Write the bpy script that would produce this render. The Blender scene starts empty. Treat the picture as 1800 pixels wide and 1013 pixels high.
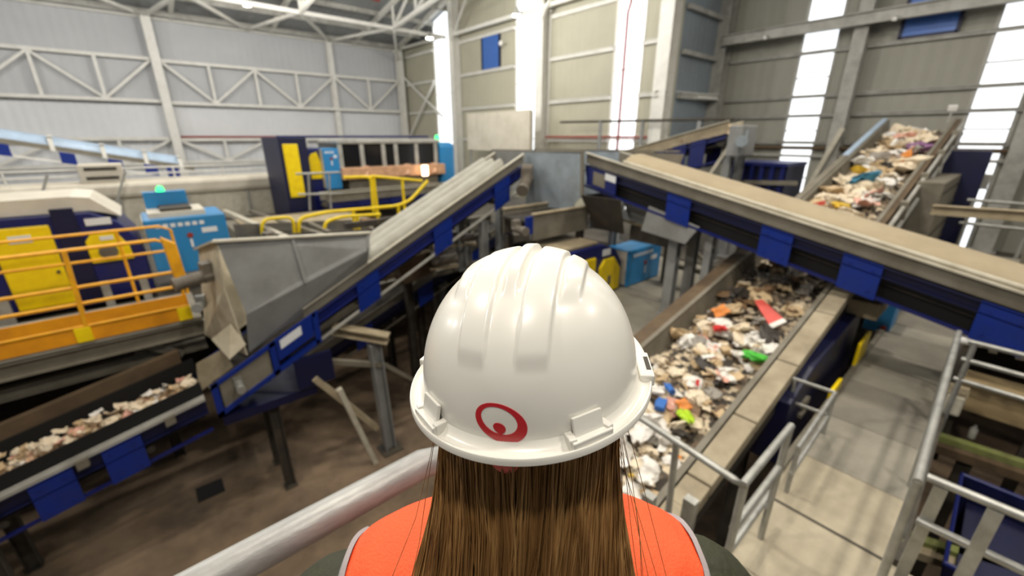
import bpy, bmesh, math, random
from mathutils import Vector, Matrix, noise
rnd = random.Random(7)
sc = bpy.context.scene
COL = sc.collection
V = Vector

# ------------------------------------------------------------------ camera
FPX = 740.0
TH = math.radians(19.8)
AZ = math.radians(49)
EYE = V((0, 0, 6.0))
RGT = V((math.sin(AZ), -math.cos(AZ), 0))
FWD = V((math.cos(AZ), math.sin(AZ), 0))


def ray(px, py):
    dx = (px - 900) / FPX
    dy = (506.5 - py) / FPX
    return RGT * dx + FWD * (math.cos(TH) + dy * math.sin(TH)) + V((0, 0, -math.sin(TH) + dy * math.cos(TH)))


def onX(px, py, X):
    d = ray(px, py)
    return EYE + d * (X / d.x)


def onY(px, py, Y):
    d = ray(px, py)
    return EYE + d * (Y / d.y)


def onZ(px, py, Z):
    d = ray(px, py)
    return EYE + d * ((Z - EYE.z) / d.z)


def onS(px, py, fn):
    """ray against a height field fn(x, y)"""
    d = ray(px, py)
    lo, hi = 0.5, 30.0
    for _ in range(50):
        m = (lo + hi) / 2
        p = EYE + d * m
        if p.z > fn(p.x, p.y):
            lo = m
        else:
            hi = m
    return EYE + d * lo


# ------------------------------------------------------------------ materials
def lin(c):
    return tuple(((v / 255) / 12.92 if v / 255 <= .04045 else ((v / 255 + .055) / 1.055) ** 2.4) for v in c)


def mat(name, rgb, rough=.5, metal=0.0, dirt=None, dscale=3.0, damt=.5, bump=0.0, bscale=40.0, stretch=None, coat=0.0, spec=.5):
    m = bpy.data.materials.new(name)
    m.use_nodes = True
    nt = m.node_tree
    b = nt.nodes['Principled BSDF']
    c = (*lin(rgb), 1)
    b.inputs['Base Color'].default_value = c
    b.inputs['Roughness'].default_value = rough
    b.inputs['Metallic'].default_value = metal
    b.inputs['Specular IOR Level'].default_value = spec
    if coat:
        b.inputs['Coat Weight'].default_value = coat
        b.inputs['Coat Roughness'].default_value = .12
    tc = nt.nodes.new('ShaderNodeTexCoord')
    mp = nt.nodes.new('ShaderNodeMapping')
    nt.links.new(tc.outputs['Object'], mp.inputs['Vector'])
    if stretch:
        mp.inputs['Scale'].default_value = stretch
    if dirt is not None:
        n = nt.nodes.new('ShaderNodeTexNoise')
        n.inputs['Scale'].default_value = dscale
        n.inputs['Detail'].default_value = 6
        n.inputs['Roughness'].default_value = .62
        nt.links.new(mp.outputs['Vector'], n.inputs['Vector'])
        r = nt.nodes.new('ShaderNodeValToRGB')
        r.color_ramp.elements[0].position = .38
        r.color_ramp.elements[1].position = .68
        r.color_ramp.elements[0].color = (0, 0, 0, 1)
        r.color_ramp.elements[1].color = (damt, damt, damt, 1)
        nt.links.new(n.outputs['Fac'], r.inputs['Fac'])
        mx = nt.nodes.new('ShaderNodeMix')
        mx.data_type = 'RGBA'
        mx.inputs['A'].default_value = c
        mx.inputs['B'].default_value = (*lin(dirt), 1)
        nt.links.new(r.outputs['Color'], mx.inputs['Factor'])
        nt.links.new(mx.outputs['Result'], b.inputs['Base Color'])
    if bump:
        n2 = nt.nodes.new('ShaderNodeTexNoise')
        n2.inputs['Scale'].default_value = bscale
        n2.inputs['Detail'].default_value = 4
        nt.links.new(mp.outputs['Vector'], n2.inputs['Vector'])
        bp = nt.nodes.new('ShaderNodeBump')
        bp.inputs['Strength'].default_value = bump
        bp.inputs['Distance'].default_value = .02
        nt.links.new(n2.outputs['Fac'], bp.inputs['Height'])
        nt.links.new(bp.outputs['Normal'], b.inputs['Normal'])
    return m


def emit(name, rgb, k):
    m = bpy.data.materials.new(name)
    m.use_nodes = True
    b = m.node_tree.nodes['Principled BSDF']
    b.inputs['Base Color'].default_value = (*lin(rgb), 1)
    b.inputs['Emission Color'].default_value = (*lin(rgb), 1)
    b.inputs['Emission Strength'].default_value = k
    return m


def ribbed(name, rgb, axis, per_m, rough=.6, dirt=(90, 86, 74), damt=.35):
    """profiled sheet cladding: a wave bump across one axis"""
    m = mat(name, rgb, rough, dirt=dirt, dscale=.5, damt=damt, spec=.25)
    nt = m.node_tree
    b = nt.nodes['Principled BSDF']
    tc = nt.nodes['Texture Coordinate']
    w = nt.nodes.new('ShaderNodeTexWave')
    w.wave_type = 'BANDS'
    w.bands_direction = axis
    w.wave_profile = 'TRI'
    w.inputs['Scale'].default_value = per_m / 3.2
    nt.links.new(tc.outputs['Object'], w.inputs['Vector'])
    bp = nt.nodes.new('ShaderNodeBump')
    bp.inputs['Strength'].default_value = .35
    bp.inputs['Distance'].default_value = .04
    nt.links.new(w.outputs['Fac'], bp.inputs['Height'])
    nt.links.new(bp.outputs['Normal'], b.inputs['Normal'])
    return m


M = {}
M['wall_white'] = ribbed('white_cladding', (220, 221, 222), 'X', 3, dirt=(200, 202, 204), damt=.5)
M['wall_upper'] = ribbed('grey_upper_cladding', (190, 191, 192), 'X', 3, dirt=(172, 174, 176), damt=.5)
M['wall_beige'] = ribbed('beige_cladding', (184, 180, 160), 'Y', 3, dirt=(156, 152, 136))
M['wall_shaded'] = ribbed('shaded_cladding', (158, 156, 144), 'Y', 3, dirt=(134, 132, 122))  # back wall cladding again, its colour darkened for the dimmer light here
M['wall_blue'] = ribbed('bluegrey_cladding', (140, 150, 156), 'X', 3)
M['roof'] = ribbed('roof_sheet', (150, 152, 152), 'X', 3, dirt=(110, 112, 112))
M['steel_white'] = mat('white_steel', (226, 224, 216), .5, dirt=(190, 186, 174), damt=.4)
M['steel_grey'] = mat('grey_steel', (174, 172, 164), .5, dirt=(110, 106, 96), damt=.5)
M['galv'] = mat('galvanised', (178, 178, 172), .42, .55, dirt=(120, 118, 110), dscale=6, damt=.6, bump=.05, bscale=60)
M['galv_near'] = mat('galvanised_pipe', (136, 136, 134), .42, .25, dirt=(176, 176, 172), dscale=22, damt=.6, bump=.08, bscale=90, stretch=(.35, 1, 1))
M['navy'] = mat('navy_paint', (8, 24, 96), .4, dirt=(40, 40, 60), dscale=4, damt=.35)
M['cobalt'] = mat('cobalt_paint', (5, 40, 128), .4, dirt=(30, 40, 84), dscale=5, damt=.35)
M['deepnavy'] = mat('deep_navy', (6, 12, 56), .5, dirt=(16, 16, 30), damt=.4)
M['yellow'] = mat('yellow_door', (252, 220, 10), .4, dirt=(214, 168, 14), dscale=5, damt=.4)
M['amber'] = mat('amber_rail', (244, 176, 22), .45, dirt=(196, 132, 40), dscale=6, damt=.5)
M['orange'] = mat('orange_kick', (238, 158, 14), .5, dirt=(190, 120, 30), dscale=3, damt=.5)
M['sky_blue'] = mat('sky_blue_paint', (38, 132, 194), .4, dirt=(70, 130, 160), dscale=4, damt=.4)
M['pale_blue'] = mat('pale_blue_cover', (168, 188, 208), .4, dirt=(140, 150, 160), damt=.4)
M['hopper'] = mat('hopper_grey', (146, 147, 145), .55, dirt=(96, 94, 88), dscale=1.5, damt=.5, spec=.3)
M['hopper_in'] = mat('hopper_cream', (206, 196, 172), .6, dirt=(140, 128, 104), dscale=3, damt=.5)
M['chute'] = mat('chute_sheet', (168, 180, 188), .38, .35, dirt=(120, 122, 120), dscale=2.5, damt=.55)
M['skirt'] = mat('dusty_grey', (124, 118, 104), .7, dirt=(90, 82, 66), dscale=3, damt=.6)
M['dust'] = mat('dusty_tan', (170, 156, 128), .8, dirt=(120, 106, 82), dscale=3, damt=.6)
M['landing'] = mat('landing_plate', (172, 162, 140), .75, dirt=(136, 126, 106), dscale=2.2, damt=.7)
M['beam_tan'] = mat('dusty_beam_box', (164, 152, 128), .8, dirt=(112, 100, 80), dscale=3, damt=.6)
M['strip'] = mat('pale_strip', (200, 194, 176), .55, dirt=(150, 140, 118), dscale=5, damt=.5)
M['tarp'] = mat('tan_cover', (166, 152, 124), .75, dirt=(146, 130, 104), dscale=2, damt=.5)
M['ridge'] = mat('grey_cover', (178, 176, 164), .5, dirt=(140, 134, 116), dscale=3, damt=.5)
M['rubber'] = mat('black_rubber', (34, 32, 30), .8, dirt=(84, 74, 60), dscale=4, damt=.5)
M['dirtbelt'] = mat('dirty_belt', (70, 64, 56), .85, dirt=(120, 108, 92), dscale=9, damt=.7)
M['black'] = mat('black_gap', (16, 15, 14), .8)
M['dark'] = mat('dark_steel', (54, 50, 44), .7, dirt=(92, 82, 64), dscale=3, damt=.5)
M['brown'] = mat('rusty_brown', (98, 80, 58), .8, dirt=(60, 48, 34), dscale=3, damt=.6)
M['pit'] = mat('pit_concrete', (128, 108, 86), .85, dirt=(58, 47, 36), dscale=.9, damt=.8, bump=.1, bscale=8)
M['mezz'] = mat('deck_concrete', (88, 82, 72), .85, dirt=(50, 44, 36), dscale=1.2, damt=.7)
M['plate'] = mat('deck_plate', (150, 144, 130), .75, dirt=(112, 108, 98), dscale=1.6, damt=.65, bump=.08, bscale=30)
M['mezz_plate'] = mat('worn_plate', (132, 126, 114), .75, dirt=(100, 96, 88), dscale=1.6, damt=.65)
M['glass'] = mat('dark_glass', (26, 26, 28), .12, spec=.6)
M['white_paint'] = mat('white_paint', (228, 226, 220), .4)
M['label'] = mat('white_label', (226, 228, 228), .5)
M['red_pipe'] = mat('red_pipe', (150, 52, 40), .5, dirt=(120, 50, 40))
M['warm_lit'] = mat('warm_lit_housing', (214, 166, 128), .5, dirt=(150, 112, 84), damt=.6, dscale=4)  # warm light on the cabin front is put into this base colour
M['duct'] = mat('cream_duct', (216, 208, 190), .5, dirt=(180, 170, 150), dscale=1.5, damt=.5)
M['motor'] = mat('motor_grey', (118, 110, 98), .6, dirt=(80, 72, 60), damt=.6)
M['wood'] = mat('dusty_beam', (178, 156, 116), .8, dirt=(120, 98, 66), dscale=4, damt=.6, stretch=(1, .2, 1))
M['moss'] = mat('green_dust', (132, 140, 76), .9, dirt=(96, 92, 70), dscale=5, damt=.7)
M['window'] = emit('translucent_daylight', (246, 250, 255), 1.35)
M['blue_pane'] = mat('blue_pane', (70, 112, 186), .35, dirt=(60, 96, 160), damt=.3)
M['lamp'] = emit('lamp_glow', (255, 246, 226), 25)
M['green_led'] = emit('green_beacon', (60, 255, 130), 2.2)
M['warm_lamp'] = emit('warm_worklight', (255, 222, 180), 6)


# ------------------------------------------------------------------ mesh builder
def world_loc(o):
    p = V((0, 0, 0))
    while o is not None:
        p += o.location
        o = o.parent
    return p


class MB:
    def __init__(s):
        s.v = []
        s.f = []

    def add(s, vs, fs):
        n = len(s.v)
        s.v += [V(p) for p in vs]
        s.f += [tuple(i + n for i in f) for f in fs]
        return s

    def hexa(s, a, b):
        """a, b: two quads of matching winding"""
        return s.add(list(a) + list(b), [(3, 2, 1, 0), (4, 5, 6, 7), (0, 1, 5, 4), (1, 2, 6, 5), (2, 3, 7, 6), (3, 0, 4, 7)])

    def box(s, x0, x1, y0, y1, z0, z1):
        return s.hexa([(x0, y0, z0), (x1, y0, z0), (x1, y1, z0), (x0, y1, z0)], [(x0, y0, z1), (x1, y0, z1), (x1, y1, z1), (x0, y1, z1)])

    def obox(s, c, ax, half):
        c = V(c)
        a, b, d = [V(ax[i]) * half[i] for i in range(3)]
        lo = [c - a - b - d, c + a - b - d, c + a + b - d, c - a + b - d]
        return s.hexa(lo, [p + d * 2 for p in lo])

    def bar(s, p, q, w, h, up=(0, 0, 1)):
        p, q = V(p), V(q)
        t = (q - p).normalized()
        u = V(up)
        if abs(t.dot(u)) > .98:
            u = V((1, 0, 0))
        side = t.cross(u).normalized()
        u = side.cross(t).normalized()
        return s.obox((p + q) / 2, (t, side, u), ((q - p).length / 2, w / 2, h / 2))

    def ibeam(s, p, q, w, h, t=.02, up=(0, 0, 1)):
        p, q = V(p), V(q)
        d = (q - p).normalized()
        u = V(up)
        if abs(d.dot(u)) > .98:
            u = V((1, 0, 0))
        side = d.cross(u).normalized()
        u = side.cross(d).normalized()
        s.bar(p + u * (h / 2 - t / 2), q + u * (h / 2 - t / 2), w, t, u)
        s.bar(p - u * (h / 2 - t / 2), q - u * (h / 2 - t / 2), w, t, u)
        return s.bar(p, q, t, h - 2 * t, u)

    def tube(s, p, q, r, n=12, r2=None):
        p, q = V(p), V(q)
        t = (q - p).normalized()
        a = t.orthogonal().normalized()
        b = t.cross(a)
        r2 = r if r2 is None else r2
        vs = []
        for c, rr in ((p, r), (q, r2)):
            for i in range(n):
                g = 2 * math.pi * i / n
                vs.append(c + (a * math.cos(g) + b * math.sin(g)) * rr)
        fs = [(i, (i + 1) % n, n + (i + 1) % n, n + i) for i in range(n)]
        fs += [tuple(range(n - 1, -1, -1)), tuple(range(n, 2 * n))]
        return s.add(vs, fs)

    def pipe(s, pts, r, n=8, closed=False, round_=0.0):
        pts = [V(p) for p in pts]
        if round_:
            out = [pts[0]]
            for i in range(1, len(pts) - 1):
                a, b, c = pts[i - 1], pts[i], pts[i + 1]
                k = min(round_, (a - b).length * .45, (c - b).length * .45)
                p0 = b + (a - b).normalized() * k
                p1 = b + (c - b).normalized() * k
                for j in range(6):
                    t = j / 5
                    out.append(p0 * (1 - t) ** 2 + b * 2 * t * (1 - t) + p1 * t * t)
            out.append(pts[-1])
            pts = out
        m = len(pts)
        tans = []
        for i in range(m):
            if closed:
                t = pts[(i + 1) % m] - pts[i - 1]
            else:
                t = pts[min(i + 1, m - 1)] - pts[max(i - 1, 0)]
            tans.append(t.normalized())
        nrm = tans[0].orthogonal().normalized()
        vs = []
        for i in range(m):
            nrm = (nrm - tans[i] * nrm.dot(tans[i])).normalized()
            bn = tans[i].cross(nrm)
            rr = r[i] if isinstance(r, (list, tuple)) else r
            for j in range(n):
                g = 2 * math.pi * j / n
                vs.append(pts[i] + (nrm * math.cos(g) + bn * math.sin(g)) * rr)
        fs = []
        for i in range(m if closed else m - 1):
            i2 = (i + 1) % m
            for j in range(n):
                fs.append((i * n + j, i * n + (j + 1) % n, i2 * n + (j + 1) % n, i2 * n + j))
        if not closed:
            fs.append(tuple(range(n - 1, -1, -1)))
            fs.append(tuple((m - 1) * n + j for j in range(n)))
        return s.add(vs, fs)

    def prism(s, poly, vec):
        poly = [V(p) for p in poly]
        vec = V(vec)
        n = len(poly)
        fs = [tuple(range(n - 1, -1, -1)), tuple(range(n, 2 * n))]
        fs += [(i, (i + 1) % n, n + (i + 1) % n, n + i) for i in range(n)]
        return s.add(poly + [p + vec for p in poly], fs)

    def sheet(s, poly, t=.02):
        a, b, c = V(poly[0]), V(poly[1]), V(poly[2])
        n = (b - a).cross(c - a).normalized()
        return s.prism([V(p) - n * t / 2 for p in poly], n * t)

    def lathe(s, prof, c=(0, 0, 0), ax=(0, 0, 1), n=16):
        c, ax = V(c), V(ax).normalized()
        a = ax.orthogonal().normalized()
        b = ax.cross(a)
        vs, m = [], len(prof)
        for r, z in prof:
            for i in range(n):
                g = 2 * math.pi * i / n
                vs.append(c + ax * z + (a * math.cos(g) + b * math.sin(g)) * r)
        fs = []
        for k in range(m - 1):
            for i in range(n):
                fs.append((k * n + i, k * n + (i + 1) % n, (k + 1) * n + (i + 1) % n, (k + 1) * n + i))
        fs.append(tuple(range(n - 1, -1, -1)))
        fs.append(tuple((m - 1) * n + i for i in range(n)))
        return s.add(vs, fs)

    def grid(s, rows, closed=False):
        m, n = len(rows), len(rows[0])
        vs = [p for r in rows for p in r]
        fs = []
        for i in range(m - 1):
            for j in range(n if closed else n - 1):
                j2 = (j + 1) % n
                fs.append((i * n + j, i * n + j2, (i + 1) * n + j2, (i + 1) * n + j))
        return s.add(vs, fs)

    def build(s, name, m, parent=None, smooth=False, bevel=0.0):
        off = world_loc(parent) if parent is not None else V((0, 0, 0))
        me = bpy.data.meshes.new(name)
        me.from_pydata([tuple(p - off) for p in s.v], [], s.f)
        bm = bmesh.new()
        bm.from_mesh(me)
        bmesh.ops.recalc_face_normals(bm, faces=bm.faces)
        bm.to_mesh(me)
        bm.free()
        o = bpy.data.objects.new(name, me)
        COL.objects.link(o)
        if parent is not None:
            o.parent = parent
        me.materials.append(M[m] if isinstance(m, str) else m)
        if smooth:
            for p in me.polygons:
                p.use_smooth = True
            me.set_sharp_from_angle(angle=math.radians(38))
        if bevel:
            bv = o.modifiers.new('bevel', 'BEVEL')
            bv.width = bevel
            bv.segments = 2
            bv.limit_method = 'ANGLE'
        return o


def tag(o, label=None, cat=None, group=None, kind=None):
    if label:
        o['label'] = label
    if cat:
        o['category'] = cat
    if group:
        o['group'] = group
    if kind:
        o['kind'] = kind
    return o


def thing(name, label, cat, loc=(0, 0, 0), group=None):
    o = bpy.data.objects.new(name, None)
    o.empty_display_size = .1
    o.location = loc
    COL.objects.link(o)
    return tag(o, label, cat, group)


def struct(mb, name, m, label=None, **k):
    return tag(mb.build(name, m, **k), label, None, None, 'structure')


def part_label(o, text):
    o['label'] = text
    return o


# ================================================================== the hall
def roof_z(y):
    return 11.15 + (28.2 - y) * .26


struct(MB().box(-14, 19.5, -10, 30, -.3, 0), 'floor', 'pit', 'dark dusty concrete floor of the hall below the conveyors')
struct(MB().box(-14, 18.3, 28.2, 28.5, 0, 7.5), 'wall_left', 'wall_white', 'pale white cladding wall below the lattice girders')
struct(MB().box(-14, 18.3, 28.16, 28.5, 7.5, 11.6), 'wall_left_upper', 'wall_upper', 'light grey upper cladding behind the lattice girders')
struct(MB().prism([(-14, 29, roof_z(29)), (19.5, 29, roof_z(29)), (19.5, -10, roof_z(-10)), (-14, -10, roof_z(-10))], (0, 0, .25)), 'ceiling', 'roof', 'grey profiled roof sheeting')
# back wall in panels between the daylight strips (strips are real glazing set in the openings)
BX = 14.9
strips = [(22.4, 24.15), (15.42, 16.85), (9.9, 11.15)]
spans = [(8.6, 9.9), (11.15, 15.42), (16.85, 22.4), (24.15, 28.2)]
mb = MB()
for a, b in spans:
    mb.box(BX, BX + .25, a, b, 0, roof_z(b) + .3)
for a, b in strips:
    mb.box(BX, BX + .25, a, b, 0, 3.2)
struct(mb, 'wall_back', 'wall_beige', 'beige ribbed cladding wall between the first three daylight strips')
struct(MB().box(BX + .25, 18.2, 8.6, 8.85, 0, roof_z(8.9)), 'wall_recess', 'wall_blue', 'blue grey cladding return where the back wall steps outward')
RX = 18.2
rs = [(4.8, 5.85), (.32, 1.27)]
mb = MB()
for a, b in ((5.85, 8.85), (1.27, 4.8), (-10, .32)):
    mb.box(RX, RX + .25, a, b, 0, roof_z(b) + .2)
for a, b in rs:
    mb.box(RX, RX + .25, a, b, 0, 2.2)
struct(mb, 'wall_right', 'wall_shaded', 'ribbed cladding wall toned grey for its dimmer light, behind the climbing belt')
k = 1
for (a, b), z0 in zip(strips, (3.2, 3.2, 3.2)):
    w = MB().box(BX + .08, BX + .16, a, b, z0, roof_z(a)).build('window_%d' % k, 'window')
    tag(w, 'tall bright daylight strip in the beige back wall', None, None, 'structure')
    fr = MB()
    for y in (a, b):
        fr.box(BX - .02, BX + .2, y - .03, y + .03, z0, roof_z(y))
    for z in (5.9, 8.4, 10.9):
        fr.box(BX + .04, BX + .2, a, b, z - .025, z + .025)
    fr.build('frame', 'steel_white', w)
    k += 1
for a, b in rs:
    w = MB().box(RX + .08, RX + .16, a, b, 2.2, roof_z(a)).build('window_%d' % k, 'window')
    tag(w, 'wide bright daylight strip in the grey cladding wall', None, None, 'structure')
    fr = MB()
    for y in (a, b):
        fr.box(RX - .02, RX + .2, y - .04, y + .04, 2.2, roof_z(y))
    for z in (4.6, 6.2, 7.9):
        fr.box(RX + .02, RX + .2, a, b, z - .02, z + .02)
    fr.build('frame', 'steel_grey', w)
    k += 1
for (x, y0, y1, z0, z1, lab) in ((BX, 18.0, 19.4, 9.2, 10.75, 'small blue louvred vent high on the beige back wall'), (RX, 2.02, 3.25, 8.75, 10.4, 'blue louvred vent high on the grey cladding wall')):
    w = MB().box(x - .06, x, y0, y1, z0, z1).build('window_%d' % k, 'blue_pane')
    tag(w, lab, None, None, 'structure')
    fr = MB()
    for y in (y0, y1):
        fr.box(x - .1, x, y - .04, y + .04, z0 - .04, z1 + .04)
    for z in (z0, z1):
        fr.box(x - .1, x, y0, y1, z - .04, z + .04)
    fr.build('frame', 'deepnavy', w)
    sl = MB()
    for i in range(12):
        z = z0 + (i + .5) * (z1 - z0) / 12
        sl.box(x - .085, x - .06, y0 + .05, y1 - .05, z - .03, z + .01)
    sl.build('louvre', 'blue_pane', w)
    k += 1

# mezzanine slabs
struct(MB().box(-14, 14.9, 10.0, 28.2, 2.75, 3.0), 'floor_mezzanine', 'mezz', 'dusty upper floor under the sorting machines')
struct(MB().box(4.6, 10.6, 2.95, 6.4, 2.6, 2.85), 'floor_deck', 'plate', 'tan plated floor below the crossing conveyors')
struct(MB().box(10.6, 18.2, -8, 9.9, 2.6, 2.9), 'floor_annex', 'mezz', 'dusty upper floor below the climbing belt')


def column(name, lab, x, y, z0, z1, w, d, m, axis='y', group=None):
    t = thing(name, lab, 'column', (x, y, z0), group)
    mb = MB()
    mb.ibeam((x, y, z0), (x, y, z1), w, d, .03, (1, 0, 0) if axis == 'x' else (0, 1, 0))
    mb.build('shaft', m, t)
    MB().box(x - w * .7, x + w * .7, y - d * .7, y + d * .7, z0, z0 + .04).build('base_plate', m, t)
    return t


column('steel_column', 'white steel column on the pale wall, crossing the lattice girder at upper left', 1.95, 27.75, 3.0, 11.3, .36, .4, 'steel_white')
column('steel_column', 'slim white column half hidden behind the lattice girder above the sorting cabin', 10.2, 28.02, 3.0, 11.3, .3, .25, 'steel_white')
column('steel_column', 'white corner column where the pale wall meets the beige wall', 14.5, 27.75, 3.0, 11.3, .34, .4, 'steel_white')
column('steel_column', 'pale steel column beside the first daylight strip', 14.62, 21.6, 3.0, roof_z(21.6), .4, .45, 'steel_white', 'x')
column('steel_column', 'pale steel column beside the second daylight strip, right of the blank cream panel', 14.62, 14.75, 3.0, roof_z(14.75), .42, .5, 'steel_white', 'x')
column('steel_column', 'thick pale corner column at the outward step of the back wall', 14.62, 8.78, 3.0, roof_z(8.7), .5, .5, 'steel_white', 'x')
column('steel_column', 'grey steel column in the inner corner of the wall step', 17.9, 8.4, 2.9, roof_z(8.4), .42, .5, 'steel_grey', 'x')
column('steel_column', 'grey steel column between the blue vent and the wide daylight strip', 17.92, 4.15, 2.9, roof_z(4.2), .36, .36, 'steel_grey', 'x')
column('steel_column', 'grey steel column at the frame edge beside the last daylight strip', 17.92, .02, 2.9, roof_z(0), .4, .4, 'steel_grey', 'x')


def girt(lab, x, y0, y1, z, m, h=.14, group=None, name='wall_rail'):
    t = MB()
    t.box(x - .12, x - .02, y0, y1, z - h / 2, z + h / 2)
    t.box(x - .16, x - .02, y0, y1, z + h / 2 - .03, z + h / 2)
    o = t.build(name, m)
    return tag(o, lab, 'beam', group)


bays = [((8.98, 9.9), 'between the thick corner column and the third daylight strip'), ((11.15, 14.5), 'between the second and third daylight strips'),
        ((16.85, 21.4), 'between the first and second daylight strips'), ((24.15, 27.5), 'between the corner column and the first daylight strip')]
lev = {5.85: 'lowest', 7.45: 'second lowest', 9.15: 'middle', 10.75: 'topmost'}
for (a, b), where in bays:
    for z, nm in lev.items():
        girt('%s pale wall rail %s' % (nm, where), BX, a, b, z, 'steel_white', .13)
for (a, b), where in (((4.4, 8.15), 'over the wide daylight strip'), ((-.1, 3.95), 'left of the last column, over the blue vent bay')):
    for z, nm in ((5.8, 'lowest'), (6.68, 'second lowest'), (7.3, 'middle'), (8.65, 'second highest')):
        girt('%s grey wall rail %s' % (nm, where), RX, a, b, z, 'steel_grey', .1)
for z, nm in ((7.35, 'lower'), (8.75, 'middle'), (10.1, 'upper')):
    o = MB().box(15.2, 17.7, 8.42, 8.56, z - .07, z + .07).build('wall_rail', 'steel_grey')
    tag(o, '%s short rail on the blue grey wall return' % nm, 'beam')
o = MB().ibeam((17.55, -3, 9.33), (17.55, 8.3, 9.33), .2, .34, .03).build('crane_beam', 'steel_grey')
tag(o, 'heavy grey beam crossing in front of both wide daylight strips', 'beam')
o = MB().ibeam((14.3, 8.9, 7.42), (17.6, 8.2, 7.42), .2, .2, .03).build('tie_beam', 'steel_white')
tag(o, 'pale horizontal beam in front of the blue grey wall return', 'beam')
o = MB().pipe([(14.55, 9.0, 5.98), (14.55, 14.4, 5.98)], .045).build('sprinkler_pipe', 'red_pipe', smooth=True)
tag(o, 'rusty red pipe along the beige wall behind the middle hopper', 'pipe')
o = MB().pipe([(14.7, 10.55, 3.0), (14.7, 10.55, 10.2), (14.7, 10.45, 10.5), (14.2, 10.2, 12)], .05).build('rain_pipe', 'red_pipe', smooth=True)
tag(o, 'thin dark red standpipe running down the third daylight strip', 'pipe')
o = MB().pipe([(2.2, 28.0, 5.98), (14.3, 28.0, 5.98)], .05).build('sprinkler_pipe', 'red_pipe', smooth=True)
tag(o, 'rusty red pipe along the pale wall above the lower girder', 'pipe')
o = MB().pipe([(18.05, -2, 5.62), (18.05, 8, 5.62)], .06).build('service_pipe', 'brown', smooth=True)
tag(o, 'brown pipe along the grey wall behind the climbing belt', 'pipe')
o = MB().pipe([(18.05, -2, 5.35), (18.05, 8, 5.35)], .045).build('service_pipe', 'steel_grey', smooth=True)
tag(o, 'grey pipe just under the brown pipe on the grey wall', 'pipe')


def lattice(lab, x0, x1, zb, zt, tops, bots, y, m='steel_white'):
    t = thing('lattice_girder', lab, 'girder', ((x0 + x1) / 2, y, zb))
    for z in (zb, zt):
        MB().bar((x0, y, z), (x1, y, z), .16, .14).build('chord', m, t)
    for x in tops + bots:
        if x0 + .2 < x < x1 - .2:
            MB().bar((x, y, zb + .05), (x, y, zt - .05), .12, .12).build('post', m, t)
    a = sorted([(x, zt - .05) for x in tops] + [(x, zb + .05) for x in bots])
    for p, q in zip(a, a[1:]):
        if p[0] >= x0 - .05 and q[0] <= x1 + .05:
            MB().bar((p[0], y, p[1]), (q[0], y, q[1]), .1, .11).build('diagonal', m, t)
    return t


lattice('white lattice girder on the pale wall, left of the white column', -10.5, 1.75, 7.6, 9.42, [-10.5, -6.4, -2.2, 1.75], [-8.4, -4.3, -.2], 27.85)
lattice('white lattice girder on the pale wall, right of the white column', 2.15, 14.3, 7.55, 9.38, [2.15, 6.05, 10.2, 14.3], [4.0, 8.1, 12.3], 27.85)
lattice('lower lattice girder on the pale wall, partly hidden behind the sorting cabin', 2.15, 14.3, 4.75, 5.85, [2.15, 6.05, 10.2, 14.3], [4.0, 8.1, 12.3], 27.85)
lattice('lower lattice girder behind the pale blue inclined conveyor at far left', -10.5, 1.75, 4.75, 5.9, [-10.5, -6.4, -2.2, 1.75], [-8.4, -4.3, -.2], 27.85)
# cross brace in the first bay of the back wall
t = thing('cross_brace', 'pale crossed wind brace left of the first daylight strip', 'brace', (14.72, 25.5, 6))
MB().bar((14.7, 27.6, 9.6), (14.7, 23.2, 7.1), .1, .12).build('brace_bar', 'steel_white', t)
MB().bar((14.62, 27.3, 6.0), (14.62, 23.9, 9.0), .1, .12).build('brace_bar', 'steel_white', t)

# roof steel
wn = [-6.25, -2.15, 1.95, 6.05, 10.2, 14.4]
inn = [-5.6, -1.5, 2.9, 7.16, 11.62, 14.6]
t = thing('eaves_truss', 'flat zigzag roof truss along the top of the pale wall', 'truss', (4, 25, 11.2))
MB().bar((-12, 22.5, 11.2), (14.8, 22.7, 11.2), .16, .16).build('chord', 'steel_white', t)
MB().bar((-12, 28.0, 11.2), (14.8, 28.0, 11.2), .16, .16).build('chord', 'steel_white', t)
seq = []
for a, b in zip(wn, inn):
    seq += [(a, 27.9), (b, 22.55)]
for p, q in zip(seq, seq[1:]):
    MB().bar((p[0], p[1], 11.2), (q[0], q[1], 11.2), .13, .13).build('diagonal', 'steel_white', t)
for i, x in enumerate(inn[1:5]):
    tr = thing('roof_truss', ['roof truss above the left frame corner', 'roof truss over the white wall column', 'roof truss over the middle of the pale wall', 'roof truss nearest the first daylight strip'][i], 'truss', (x, 15, 11.2))
    MB().bar((x, 27.9, 11.25), (x, -6, 17.6), .18, .2).build('top_chord', 'steel_white', tr)
    MB().bar((x, 22.5, 11.2), (x, -6, 14.4), .16, .16).build('bottom_chord', 'steel_white', tr)
    ys = [27.5, 22.5, 20.2, 17, 14, 11, 8, 5]
    for j in range(1, len(ys) - 1):
        y = ys[j]
        zb = 11.2 + (22.5 - y) * .112
        zt = 11.25 + (27.9 - y) * .187
        MB().bar((x, y, zb), (x, y, zt), .1, .1).build('web_post', 'steel_white', tr)
        y2 = ys[j + 1]
        MB().bar((x, y, zb), (x, y2, 11.25 + (27.9 - y2) * .187), .1, .1).build('web_diagonal', 'steel_white', tr)
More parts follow.
